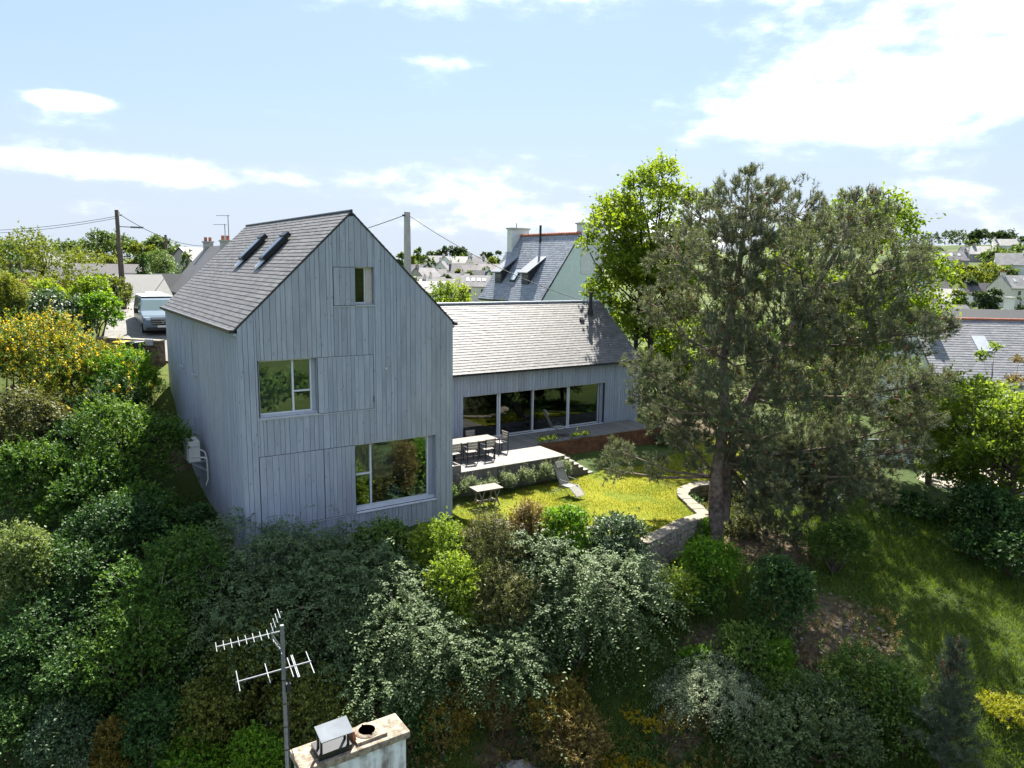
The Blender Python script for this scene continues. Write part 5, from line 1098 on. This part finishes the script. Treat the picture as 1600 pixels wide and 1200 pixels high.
MB().bar(at(180, 337, 46), at(190, 336, 46), .07).build('cross_arm', DARKM, q1); MB().tube([at(186, 337, 45.9), at(186, 331, 45.9)], .05, 8).build('insulator', WHITE, q1)
q2, p2 = pole(636, 331, 48, .19, CONC, 'concrete utility pole behind the timber house roof', sq=True)
MB().tube([at(632, 337, 47.9), at(629, 336, 47.8)], .06, 8).build('insulator', DARKM, q2)
q3, p3 = pole(258.5, 367, 75, .16, POLEW, 'short distant pole above the willow')
q4, p4 = pole(1430, 405, 110, .12, POLEW, 'distant pole before the white gable house on the right'); 
def cable(a, b, sag, r, label, n=14):
    P = [a + (b - a) * t + np.array((0, 0, -sag * 4 * t * (1 - t))) for t in np.linspace(0, 1, n)]
    o = MB().tube(P, r, 5).build('power_cable', DARKM); tag(o, label, 'cable'); return o
cable(at(181, 338, 46), at(-90, 359, 58), .35, .016, 'upper cable running left from the wooden pole')
cable(at(181, 341, 46), at(-90, 364, 58), .35, .016, 'lower cable running left from the wooden pole')
cable(at(187, 335, 46), at(326, 384, 62), .55, .022, 'cable sagging right from the wooden pole to the house chimneys')
cable(at(630, 337, 47.8), at(420, 392, 60), .3, .025, 'cable from the concrete pole down behind the timber roof ridge')
cable(at(641, 338, 48), at(926, 474, 45), .55, .022, 'cable from the concrete pole sweeping right across the dormer roof')
# ------------------------------------------------------------------ houses
WINM = plain('dark_window_glass', (.05, .06, .075), .1, 0, .05, spec=.7)
def house_at(label, px, py, d, yaw, Ln, Wd, wall_h, roof_h, wm=WHITE, rm=SLATE2, chim=(), wins=3, sky=0, gwin=0, rows=1, name='house', group=None, chm=None, base=None, ridge=None, slates=None, skyat=()):
    p = at(px, py, d); y = radians(yaw); A = RW * cos(y) + FW * sin(y); B = np.array((-A[1], A[0]))
    zr = p[2]; ze = zr - roof_h; zb = min(ze - wall_h, ground(p[0], p[1]) - .3)
    t = thing(name, label, 'house', (p[0], p[1], zb), group)
    def q(a, b, z): v = p[:2] + A * a + B * b; return (v[0], v[1], z)
    l, w2 = Ln / 2, Wd / 2
    MB().add([q(-l, -w2, zb), q(l, -w2, zb), q(l, w2, zb), q(-l, w2, zb), q(-l, -w2, ze), q(l, -w2, ze), q(l, w2, ze), q(-l, w2, ze), q(-l, 0, zr - .05), q(l, 0, zr - .05)],
             [(0, 1, 5, 4), (2, 3, 7, 6), (1, 2, 6, 9, 5), (3, 0, 4, 8, 7)]).build('wall', wm, t)
    k = roof_h / w2; ov = .25
    for s in (-1, 1):
        e = s * (w2 + ov); zz = ze - ov * k; h = .14
        MB().hexa([q(-l - .12, e, zz), q(l + .12, e, zz), q(l + .12, 0, zr), q(-l - .12, 0, zr), q(-l - .12, e, zz + h), q(l + .12, e, zz + h), q(l + .12, 0, zr + h), q(-l - .12, 0, zr + h)]).build('roof', rm, t)
    if slates:
        for s in (-1, 1):
            e = s * (w2 + ov); zz = ze - ov * k + .15; o_ = np.array(q(-l - .12, e, zz)); u_ = np.array(q(l + .12, e, zz)) - o_; v_ = np.array(q(-l - .12, 0, zr + .15)) - o_; slate_roof(t, o_, u_, v_, np.linalg.norm(u_), np.linalg.norm(v_), slates, slates * .62, rm, seed=int(px) + s)
    if ridge: MB().tube([q(-l, 0, zr + .15), q(l, 0, zr + .15)], .11, 6).build('ridge_cap', ridge, t)
    for (fr, ch, cw) in chim:
        a = fr * (l - .35); c = MB().hexa([q(a - .35, -cw, zr - 1.2), q(a + .35, -cw, zr - 1.2), q(a + .35, cw, zr - 1.2), q(a - .35, cw, zr - 1.2), q(a - .35, -cw, zr + ch), q(a + .35, -cw, zr + ch), q(a + .35, cw, zr + ch), q(a - .35, cw, zr + ch)]).build('chimney', chm or wm, t)
        MB().hexa([q(a - .42, -cw - .07, zr + ch), q(a + .42, -cw - .07, zr + ch), q(a + .42, cw + .07, zr + ch), q(a - .42, cw + .07, zr + ch), q(a - .42, -cw - .07, zr + ch + .12), q(a + .42, -cw - .07, zr + ch + .12), q(a + .42, cw + .07, zr + ch + .12), q(a - .42, cw + .07, zr + ch + .12)]).build('capping', CONC, c)
        for i in (-.5, .5): v_ = q(a, i * cw, 0); MB().cyl(v_[:2], .13, zr + ch + .12, zr + ch + .45, 8).build('pot', TERRA, c)
    front = -1 if (B @ p[:2]) > 0 else 1
    def win(a, z, side, ww=.5, hh=.6):
        s = front * (w2 + .02)
        if side == 'f': c = lambda u, v_, o: q(a + u, front * (w2 + o), z + v_)
        else: c = lambda u, v_, o: q(side * (l + o), a + u, z + v_)
        fr = MB().hexa([c(-ww, -hh, -.02), c(ww, -hh, -.02), c(ww, -hh, .05), c(-ww, -hh, .05), c(-ww, hh, -.02), c(ww, hh, -.02), c(ww, hh, .05), c(-ww, hh, .05)]).build('window', WHITE if wm is not WHITE else SILLM, t)
        k_ = .82; MB().hexa([c(-ww * k_, -hh * k_, .051), c(ww * k_, -hh * k_, .051), c(ww * k_, -hh * k_, .06), c(-ww * k_, -hh * k_, .06), c(-ww * k_, hh * k_, .051), c(ww * k_, hh * k_, .051), c(ww * k_, hh * k_, .06), c(-ww * k_, hh * k_, .06)]).build('pane', WINM, fr)
    for r in range(rows):
        for i in range(wins): win((i + .5) / wins * Ln * .84 - Ln * .42, ze - 1.15 - r * 2.7, 'f')
    gs = 1 if (A @ p[:2]) < 0 else -1
    for i in range(gwin): win((i - (gwin - 1) / 2) * 1.8, ze + (.2 if i % 2 == 0 else .2), gs, .42, .55)
    for i in range(sky):
        a = skyat[i] if skyat else (i + .5) / sky * Ln * .7 - Ln * .35; b0, b1 = front * w2 * .55, front * w2 * .30; z0, z1 = zr - abs(b0) * k + .15, zr - abs(b1) * k + .15
        MB().hexa([q(a - .4, b0, z0), q(a + .4, b0, z0), q(a + .4, b1, z1), q(a - .4, b1, z1), q(a - .4, b0, z0 + .08), q(a + .4, b0, z0 + .08), q(a + .4, b1, z1 + .08), q(a - .4, b1, z1 + .08)]).build('skylight', SILLM, t)
    return t
# the dormer house behind the low wing
NX, NY0, NY1, NZ, NM = 42.34, 52.76, 63.0, 11.95, 1.40
ng = thing('dormer_house', 'tall pale green house with blue grey slate roof and two small dormers', 'house', (NX, NY0, 0)); NE = 37.9; NEZ = NZ - (NX - NE) * NM
MB().add([(NE + .2, NY0, -1), (2 * NX - NE - .2, NY0, -1), (2 * NX - NE - .2, NY0, NEZ + .1), (NX, NY0, NZ - .1), (NE + .2, NY0, NEZ + .1), (NE + .2, NY1, -1), (2 * NX - NE - .2, NY1, -1), (2 * NX - NE - .2, NY1, NEZ + .1), (NX, NY1, NZ - .1), (NE + .2, NY1, NEZ + .1)],
         [(0, 1, 2, 3, 4), (5, 9, 8, 7, 6), (0, 4, 9, 5), (1, 6, 7, 2)]).build('wall', RENDERG, ng)
nl = math.hypot(1, NM)
for s in (1, -1):
    e = NX - s * (NX - NE); a = np.array((e, NY0 - .08, NEZ)); b = np.array((NX, NY0 - .08, NZ)); Y = np.array((0, NY1 - NY0 + .16, 0)); h = np.array((0, 0, .15))
    ro = MB().hexa([a, b, b + Y, a + Y, a + h, b + h, b + Y + h, a + Y + h]).build('roof', ZINC, ng); slate_roof(ro, a + h + (0, 0, .01), Y, (s, 0, NM), Y[1], math.hypot(NX - NE, NZ - NEZ), .3, .22, SLATE2, seed=30 + s, th=.014)
y = NY0
while y < NY1 - .1: MB().tube([(NX, y, NZ + .2), (NX, y + .40, NZ + .16)], [.15, .13], 8).build('ridge_tile', TERRA, ng); y += .38
for (x0, x1, y0, y1, zt_) in ((41.2, 43.3, 62.2, 63.05, 12.75), (42.5, 45.2, 52.7, 53.5, 12.95)):
    c = MB().box(x0, x1, y0, y1, 8.5, zt_).build('chimney', WHITE, ng); MB().box(x0 - .1, x1 + .1, y0 - .1, y1 + .1, zt_, zt_ + .14).build('capping', CONC, c)
MB().cyl((42.0, 62.6), .04, 12.89, 13.35, 6).build('vent_pipe', DARKM, ng)
zz = NZ - (NX - 41.84) * NM; MB().cyl((41.84, 58.2), .12, zz, zz + 1.75, 10).build('stove_pipe', DARKM, ng)
for y0 in (60.55, 55.9):
    y1 = y0 + 1.25; xf = 39.0; zf = NZ - (NX - xf) * NM; xl = 40.75; zl = NZ - (NX - xl) * NM + .2
    dm_ = MB().add([(xf, y0, zf - .3), (xf, y1, zf - .3), (xf, y1, zf + 1.25), (xf, y0, zf + 1.25), (xl, y0, zl), (xl, y1, zl), (xf + .02, y0, zf - .3), (xf + .02, y1, zf - .3)], [(0, 3, 2, 1), (0, 4, 3), (1, 2, 5), (3, 4, 5, 2)]).build('dormer', ZINC, ng)
    MB().hexa([(xf - .35, y0 - .18, zf + 1.17), (xf - .35, y1 + .18, zf + 1.17), (xl + .1, y1 + .18, zl + .02), (xl + .1, y0 - .18, zl + .02), (xf - .35, y0 - .18, zf + 1.27), (xf - .35, y1 + .18, zf + 1.27), (xl + .1, y1 + .18, zl + .12), (xl + .1, y0 - .18, zl + .12)]).build('roof', SLATE2, dm_)
    MB().box(xf - .03, xf - .004, y0 + .12, y1 - .12, zf + .15, zf + 1.05).build('window', WINM, dm_)
x0, x1 = 39.1, 39.95; z0, z1 = NZ - (NX - x0) * NM + .2, NZ - (NX - x1) * NM + .2
sk = MB().hexa([(x0, 58.45, z0), (x1, 58.45, z1), (x1, 59.3, z1), (x0, 59.3, z0), (x0 - .06, 58.45, z0 + .08), (x1 - .06, 58.45, z1 + .08), (x1 - .06, 59.3, z1 + .08), (x0 - .06, 59.3, z0 + .08)]).build('skylight', DARKM, ng)
MB().hexa([(x0 + .02, 58.52, z0 + .195), (x1 - .12, 58.52, z1 - .005), (x1 - .12, 59.23, z1 - .005), (x0 + .02, 59.23, z0 + .195), (x0, 58.52, z0 + .21), (x1 - .14, 58.52, z1 + .01), (x1 - .14, 59.23, z1 + .01), (x0, 59.23, z0 + .21)]).build('pane', LAMP, sk)
MOTTLE = tint_mat('mottled_slate', [(.125, .13, .14), (.16, .163, .173), (.205, .205, .215)], rough=.7, spec=.4, bump=.2, noise=.4, nscale=3)
# right neighbour with the grey roof and red ridge
house_at('large grey slate roofed house with red ridge line at the right edge', 1590, 504, 46, -4, 13, 8.5, 3.5, 3.3, WHITE, MOTTLE, ((-.93, .7, .5),), 0, 1, ridge=TERRA, slates=.34, skyat=(-3.0,))
house_at('long dark grey roof with white gable just behind the red ridge', 1600, 487, 58, -3, 13, 6, 3, 2.2, WHITE, SLATE, (), 0, 0)
# sunny terrace at the right
a = at(1472, 752, 36.2); z = max(a[2], ground(a[0], a[1]) + .06); tr_ = MB()
tag(MB().hexa([(*(a[:2] + RW * sx + FW * sy), zz) for zz in (z - 1.6, z) for sx, sy in ((-3.5, -1.6), (4.5, -1.6), (4.5, 2.4), (-3.5, 2.4))]).build('terrace', COPING), kind='structure')
q = thing('terrace_wall', 'pale rendered wall with dark capping behind the sunny terrace at right', 'wall', (a[0], a[1], z)); c = a[:2] + FW * 2.5
MB().hexa([(*(c + RW * sx + FW * sy), zz) for zz in (z - .5, z + 1.3) for sx, sy in ((-3, 0), (3, 0), (3, .2), (-3, .2))]).build('panel', RENDERG, q); MB().hexa([(*(c + RW * sx + FW * sy), zz) for zz in (z + 1.302, z + 1.38) for sx, sy in ((-3.05, -.05), (3.05, -.05), (3.05, .25), (-3.05, .25))]).build('capping', ZINC, q)
GRM = plain('dark_green_metal', (.02, .07, .04), .5)
for k, (sx, sy, lab) in enumerate(((-.7, -.2, 'dark metal garden chair on the sunny terrace, left one'), (.7, -.6, 'green metal garden chair on the sunny terrace, right one'))):
    c = a[:2] + RW * sx + FW * sy; q = thing('terrace_chair', lab, 'chair', (*c, z)); g_ = GRM if k else DARKM
    MB().box(c[0] - .22, c[0] + .22, c[1] - .22, c[1] + .22, z + .42, z + .45).build('seat', g_, q); MB().box(c[0] - .22, c[0] + .22, c[1] + .2, c[1] + .23, z + .5, z + .92).build('backrest', g_, q)
    for u in (-.2, .2):
        for w_ in (-.2, .2): MB().cyl((c[0] + u, c[1] + w_), .015, z, z + .42, 6).build('leg', g_, q)
c = a[:2] + FW * .5; q = thing('terrace_table', 'round dark table between the terrace chairs', 'table', (*c, z)); MB().cyl(c, .45, z + .70, z + .73, 18).build('top', DARKM, q); MB().cyl(c, .04, z, z + .7, 8).build('leg', DARKM, q)
# left background
house_at('white garage gable with bright pale roof at the end of the road', 214, 432, 52, 48, 3.2, 4.4, 2.6, 1.9, WHITE, plain('pale_sheet_roof', (.16, .157, .15), .8, 0, .05), (), 0, 0, gwin=0)
house_at('low house with dark purple grey slate roof behind the white garage', 258, 430, 62, 4, 6.5, 6, 2.6, 2.8, WHITE, SLATE, (), 0, 1)
house_at('white house with twin chimneys rising behind the timber roof edge', 337, 387, 60, 122, 9, 6.0, 4, 3.4, WHITE, SLATE, ((-.98, .4, .35), (.8, .45, .35)), 0, 0, chm=CONC)
house_at('house with steep grey gable behind the small dark conifer', 310, 389, 86, 84, 8, 6, 3, 3.0, GREYST, SLATE, (), 0, 0)
house_at('long low grey roofed building behind the left hedge', 145, 414, 72, -3, 12, 7, 2.4, 1.9, GREYST, plain('grey_sheet_roof', (.095, .088, .09), .8, 0, .1), (), 0)
house_at('low pale roofed building glimpsed through the left trees', 100, 399, 98, 0, 9, 7, 2.4, 1.6, WHITE, plain('pale_roof', (.2, .19, .18), .7), (), 0)
for px, py, d, h, lab in ((356, 336, 58.5, 3.4, 'taller roof aerial on a thin mast left of the timber ridge'), (351, 350, 58.5, 2.6, 'shorter roof aerial mast left of the tall one')):
    p = at(px, py, d); q = thing('roof_aerial', lab, 'aerial', (p[0], p[1], p[2] - h)); MB().cyl(p[:2], .03, p[2] - h, p[2], 6).build('mast', GALV, q)
    e = np.array((*RW, 0)); bm = MB().bar(p - e * .9 - (0, 0, .05), p + e * .15 - (0, 0, .05), .03).build('boom', GALV, q)
    for i in range(4): c = p - e * (.2 + .2 * i) - (0, 0, .05); MB().bar(c - np.array((*FW, 0)) * .25, c + np.array((*FW, 0)) * .25, .02).build('element', GALV, bm)
# town in the middle distance (between the timber roof and the dormer house)
ST = plain('far_slate', (.115, .108, .118), .75, 0, .25, .8); ST2 = plain('far_dark_slate', (.065, .06, .066), .75, 0, .25, .8); ST3 = plain('far_bright_slate', (.2, .195, .19), .7, 0, .15, .8); CRM = RENDER2
for a in (   # label, px, ridge py, depth, yaw, length, width, wall, roof, wall material, roof material, chimneys, windows, skylights, gable windows
 ('grey roofed town house immediately right of the concrete pole', 652, 414, 230, -35, 8, 7, 4, 3.0, CRM, ST, ((.9, .8, .4),), 1, 0, 1),
 ('town house with brown gable between the pole and the green round tree', 664, 419, 215, 55, 8, 7, 4, 3.0, GREYST, ST, ((-.9, .8, .4),), 0, 0, 1),
 ('low slate roof with dark chimney between pole and yellow tree', 668, 433, 190, 4, 9, 7, 3, 2.6, CRM, ST, ((.2, .9, .5),), 2, 2, 0),
 ('slate roof nearest the timber house edge in the town', 656, 440, 170, 8, 8, 7, 3, 2.4, CRM, ST3, (), 2, 2, 0),
 ('purple grey roof with two skylights left of the yellow tree top', 685, 436, 180, 3, 8, 7, 3, 2.5, CRM, ST, ((-.9, .7, .4),), 2, 2, 0),
 ('dark slate roof with black gable below the green round tree', 678, 421, 240, 6, 8, 7, 3, 2.4, CRM, ST2, ((-.9, .7, .5),), 2, 0, 0),
 ('white gable house with one dark window in the town centre', 691, 408.5, 280, 84, 8, 5.5, 6, 3.2, WHITE, ST, ((-.9, 1, .4),), 0, 0, 1),
 ('long dark hipped roof house with central ridge below the town trees', 722, 412, 260, 4, 9, 9, 3, 3.6, CRM, ST2, ((-.95, .9, .5),), 3, 0, 0),
 ('dark slate wing running right from the long hipped roof', 745, 415, 255, -6, 10, 7, 3, 2.4, CRM, ST2, ((.9, .6, .4),), 3, 0, 0),
 ('slate roof with four skylights at the left foot of the dormer house', 744, 431, 190, 2, 8, 7, 3, 2.6, CRM, ST, (), 2, 4, 0),
 ('purple grey roof behind the top of the yellow tree', 714, 428, 205, -5, 7, 7, 3, 2.6, CRM, ST, ((.5, .9, .4),), 2, 0, 0),
 ('white house with dark lean-to right of the long hipped roof', 750, 423, 215, -30, 6, 5, 4, 2.2, WHITE, ST2, ((.9, .9, .4),), 2, 0, 1),
 ('bright slate roofed house with white walls under the far trees', 722, 401, 350, 2, 8, 8, 4, 3.0, WHITE, ST3, ((.9, .9, .5),), 3, 0, 0),
 ('white twin gable house left of the bright slate roof', 700, 401, 320, 78, 9, 8, 5, 3.6, WHITE, ST, (), 0, 0, 2),
 ('bright slate roof at the left under the far trees', 682, 400, 340, -25, 9, 8, 4, 3.0, WHITE, ST3, ((.9, 1, .5),), 2, 0, 0),
 ('grey house with chimneys right below the distant round trees', 746, 401, 330, 35, 8, 7, 5, 3.2, CRM, ST, ((.9, .9, .5), (-.9, .9, .5)), 2, 0, 1),
 ('slate roof tucked against the dormer house chimney side', 768, 413, 250, 0, 9, 8, 4, 2.6, CRM, ST2, (), 2, 0, 0),
 ('small white house just left of the concrete pole foot', 622, 419, 230, 15, 7, 6, 4, 2.4, WHITE, ST, (), 2, 0, 0)): house_at(*a)
# town on the right hill
for a in (
 ('two storey granite house with three roof windows on the right hill', 1485, 393, 240, -18, 9.5, 7, 5, 2.8, GREYST, ST, ((-.95, .8, .4), (.95, .8, .4)), 3, 3, 0, 2),
 ('white house with bright slate roof at top right of the hill', 1572, 374, 330, -25, 10, 8, 4.5, 2.8, WHITE, ST3, ((-.9, .9, .5), (.9, .9, .5)), 2, 0, 1),
 ('brown gabled house with bright roof left of the top white house', 1540, 385, 270, -35, 9, 7, 4, 2.8, GREYST, ST3, ((-.9, .8, .5), (.9, .8, .5)), 1, 0, 1),
 ('small slate roof with skylights above the granite house', 1513, 386, 290, -5, 5.5, 6, 3, 2.4, WHITE, ST, ((.9, .6, .4),), 0, 2, 0),
 ('white hipped house with round dark opening near the right edge', 1580, 396, 225, -30, 8, 7, 4, 3.4, WHITE, ST3, ((.9, .9, .5),), 0, 0, 1),
 ('white gable end house right beside the pine crown', 1430, 422, 165, 76, 7, 5, 6, 3.2, WHITE, ST, ((.9, .6, .4),), 0, 0, 1),
 ('grey slate roofed house with white stepped gable by the pine crown', 1460, 435, 205, -28, 8.5, 6, 4, 2.8, WHITE, ST2, ((-.8, .4, .3), (.95, .5, .6)), 2, 0, 0),
 ('bright white house with two dark gable windows below the hill', 1480, 452, 180, -52, 5.5, 6, 4, 2.8, WHITE, ST3, (), 0, 0, 2),
 ('long dark slate barn roof between the bright white house and bushes', 1528, 443, 195, 3, 9, 6, 3, 2.6, WHITE, ST2, (), 3, 0, 0),
 ('white house with pale slate roof and two roof windows at the right edge', 1586, 431, 175, 14, 8.5, 6.5, 4, 2.8, CRM, ST3, ((-.9, .7, .5),), 2, 2, 0),
 ('dark little slate roof beside the white gable near the pine', 1440, 455, 150, 30, 5, 5, 3, 2.2, CRM, ST2, (), 1, 0, 0),
 ('low grey wall like building in front of the bright white house', 1480, 477, 120, 0, 6, 4, 2, 1.0, GREYST, ST2, (), 0, 0, 0),
 ('white rendered house peeping behind the pine top on the right', 1425, 398, 260, 10, 9, 7, 4, 2.8, WHITE, ST3, (), 2, 0, 0),
 ('pale roofed house at far right below the hilltop pines', 1598, 387, 290, -10, 8, 7, 4, 2.6, WHITE, ST, (), 2, 0, 0)): house_at(*a)
p = at(1578, 466, 72); q = thing('chimney_stack', 'tall white chimney stack standing behind the red ridge', 'chimney', (p[0], p[1], p[2] - 3)); MB().box(p[0] - .45, p[0] + .45, p[1] - .3, p[1] + .3, p[2] - 4, p[2]).build('stack', WHITE, q); MB().box(p[0] - .52, p[0] + .52, p[1] - .37, p[1] + .37, p[2], p[2] + .12).build('capping', CONC, q)
# ---- background trees: (material, style, px, top py, depth, width px, label)
for a in (
 ('farye', 'broad', 60, 364, 56, 150, 'yellow green spreading tree behind the left hedge', .05, 20), ('far', 'broad', 12, 374, 62, 90, 'leafy tree at the left edge behind the cypresses', .2, 12),
 ('far', 'broad', 112, 378, 120, 70, 'distant rounded tree left of the wooden pole', .1, 10), ('far', 'broad', 180, 358, 100, 92, 'large round tree behind the wooden pole', .12, 16),
 ('far', 'broad', 250, 372, 90, 60, 'tree with mixed foliage right of the wooden pole', .15, 10), ('mid', 'willow', 254, 384, 66, 62, 'weeping green willow right of the wooden pole', .05, 12),
 ('farye', 'broad', 222, 380, 84, 46, 'small yellow green tree beside the pole', .15, 8), ('farye', 'broad', 140, 396, 80, 70, 'low yellow green tree in front of the long grey roof', .1, 8),
 ('yg', 'broad', 706, 436, 56, 82, 'bright yellow green tree above the low wing roof at its left end', .1, 14),
 ('far', 'broad', 653, 386, 392, 16, 'first small round tree on the skyline right of the pole', .2, 6), ('far', 'broad', 675, 387, 392, 14, 'second small round tree on the skyline right of the pole', .2, 6),
 ('fardk', 'broad', 692, 382, 364, 22, 'dark umbrella shaped tree on the skyline', .35, 8), ('fardk', 'broad', 714, 382, 364, 30, 'widest dark tree on the skyline above the bright roofs', .2, 9), ('far', 'broad', 728, 387, 358, 20, 'rounded tree at the right end of the skyline group', .15, 6),
 ('far', 'broad', 665, 396, 272, 25, 'green round tree in the town right of the pole', .05, 8), ('fardk', 'broad', 679, 407, 240, 13, 'small dark conical tree beside the white gable', .02, 6), ('farye', 'broad', 642, 394, 336, 16, 'yellowish tree just right of the concrete pole', .1, 6), ('far', 'broad', 628, 394, 352, 18, 'green tree just left of the concrete pole', .1, 6),
 ('fardk', 'broad', 755, 392, 384, 11, 'first of three small dark trees left of the dormer house chimney', .1, 5), ('fardk', 'broad', 767, 393, 376, 10, 'second of three small dark trees left of the dormer house chimney', .1, 5), ('fardk', 'broad', 778, 392, 368, 11, 'third of the small dark trees, touching the dormer house chimney', .1, 5),
 ('farye', 'broad', 771, 399, 272, 21, 'bright round tree below the three small dark trees', .02, 7), ('farye', 'broad', 712, 408, 256, 14, 'low yellow green bush in front of the bright slate roof', .02, 5), ('farye', 'broad', 688, 422, 189, 9, 'tiny yellow tree beneath the white gable', .02, 5),
 ('fardk', 'broad', 1530, 359, 385, 38, 'dark spreading pine on the right hilltop, left one', .3, 9), ('fardk', 'broad', 1558, 361, 392, 40, 'dark spreading pine on the right hilltop, right one', .3, 9), ('fardk', 'broad', 1580, 366, 398, 20, 'small dark pine at the right end of the hilltop', .3, 6),
 ('far', 'broad', 1448, 382, 320, 34, 'green tree above the pine crown on the right hill', .1, 8), ('fardk', 'broad', 1462, 388, 280, 30, 'dark tree left of the granite house', .05, 8), ('far', 'broad', 1510, 375, 384, 40, 'green tree on the hill below the hilltop pines', .1, 8),
 ('farye', 'broad', 1549, 408, 205, 62, 'round yellow green tree in the middle of the right hill', .05, 12), ('fardk', 'broad', 1525, 424, 195, 24, 'dark rounded bush left of the yellow green tree', .02, 6), ('far', 'broad', 1534, 393, 264, 13, 'small round tree by the brown gabled house', .05, 5), ('farye', 'broad', 1492, 420, 189, 26, 'yellowish shrubs in front of the granite house', .02, 6), ('farye', 'broad', 1500, 444, 173, 20, 'yellow green shrub above the dark barn roof', .02, 5),
 ('fardk', 'broad', 1532, 455, 138, 36, 'dark bush before the barn, left half', .02, 7), ('fardk', 'broad', 1555, 453, 138, 36, 'dark bush before the barn, right half', .02, 7), ('farye', 'broad', 1540, 474, 120, 40, 'low green bushes behind the grey slate roof', .02, 6), ('fardk', 'broad', 1596, 447, 142.5, 16, 'dark shrub at the right edge before the pale slate house', .02, 5), ('far', 'broad', 1440, 405, 224, 30, 'bush between the pine crown and the granite house', .02, 6)):
    tree(*a[:7], cb=a[7], lob=a[8], leafpx=2.4, cap=7000 if a[4] < 110 else 3000, trunk=.18, lobr=(.36, .52), dens=2.2)
for px, py, d, w_, lab in ((14, 382, 48, 30, 'dark conical cypress at the left edge, taller one'), (28, 388, 48, 22, 'dark conical cypress at the left, slimmer one'), (223, 395, 60, 44, 'dark spruce beside the wooden pole'), (293, 379, 68, 40, 'pointed conifer left of the twin chimneys')):
    tree('dark' if px < 280 else 'far', 'broad', px, py, d, w_, lab, cb=.04, lob=16, leafpx=2.6, cap=5000, shape='cone', trunk=.12, lobr=(.3, .4))
for k, (px, py, d, w_, mk, lab) in enumerate(((645, 432, 176.4, 30, 'far', 'green garden bush between the town roofs beside the pole'), (700, 424, 201.6, 22, 'fardk', 'dark garden tree between the town roofs left of the yellow tree'), (735, 421, 212.4, 20, 'far', 'green garden tree in front of the long hipped roof'), (660, 408, 240, 26, 'far', 'leafy tree before the grey roofed town house'), (735, 404, 264, 22, 'farye', 'yellowish garden tree under the bright slate roof'), (702, 400, 336, 20, 'fardk', 'dark tree behind the twin gable house'), (760, 408, 240, 22, 'far', 'leafy tree above the white lean-to house'),
    (1445, 418, 225, 36, 'far', 'leafy tree between pine crown and stepped gable'), (1510, 408, 224, 30, 'farye', 'light green tree right of the granite house'), (1572, 418, 243, 40, 'far', 'leafy tree below the white hipped house'), (1500, 462, 171, 26, 'far', 'garden tree right of the bright white house'), (1470, 470, 158.4, 24, 'fardk', 'dark shrub before the bright white house'), (1520, 385, 320, 34, 'far', 'leafy tree left of the brown gabled house'), (1590, 370, 384, 30, 'fardk', 'dark tree behind the top white house'), (1560, 395, 264, 24, 'far', 'leafy tree under the top white house'))):
    tree(mk, 'broad', px, py, d, w_, lab, cb=.02, lob=7, leafpx=2.4, cap=3000, trunk=.15, lobr=(.4, .55), dens=2.2)
# far woods on the horizon
def wood(label, pts, hmin, hmax, mk, n, seed, wd=14, leaf=1.1):
    rg = np.random.default_rng(seed); L = []
    for (r0, d0), (r1, d1) in zip(pts[:-1], pts[1:]):
        k = int(math.hypot(r1 - r0, d1 - d0) / (9 if leaf > 1 else 2.2))
        for i in range(k):
            t = (i + rg.uniform(0, 1)) / k; p = rd(r0 + (r1 - r0) * t, d0 + (d1 - d0) * t + rg.uniform(-wd, wd)); h = rg.uniform(hmin, hmax); g = ground(*p); k_ = .62 if leaf > 1 else .3; L.append((p[0], p[1], g + h * .3, h * k_, h * k_, h * .62))
    o = foliage('far_wood', None, LM[mk], np.array(L) + np.array((0, 0, 0, 0, 0, 0)), n, leaf, 'broad', seed, (0, 0, 0), .45, sub=4 if leaf > 1 else 2); tag(o, label, 'wood', None, 'stuff')
wood('far band of trees along the left and middle horizon', [(-330, 330), (-200, 350), (-80, 360), (0, 350), (60, 340)], 5, 9, 'far', 16000, 91)
wood('dark wood along the right hilltop', [(170, 400), (230, 420), (310, 430), (400, 420)], 6, 9, 'fardk', 12000, 92)
wood('nearer belt of trees behind the middle town', [(-110, 300), (-60, 400), (-20, 425), (40, 420), (90, 400)], 4, 7, 'far', 9000, 93, 8)
wood('hedgerow trees on the right hillside', [(105, 205), (140, 222), (170, 250), (215, 300)], 3.5, 6, 'far', 9000, 94, 10)
wood('trees and hedges behind the drone, seen only as reflections in the glass', [(6, 1.5), (13, 6), (21, 11)], 6, 8.5, 'mid', 7000, 95, 1.5, .45)
wood('low garden trees behind the long wing', [(-16, 58), (0, 62), (14, 70), (40, 84)], 3.0, 4.2, 'far', 9000, 96, 2.5, .32)
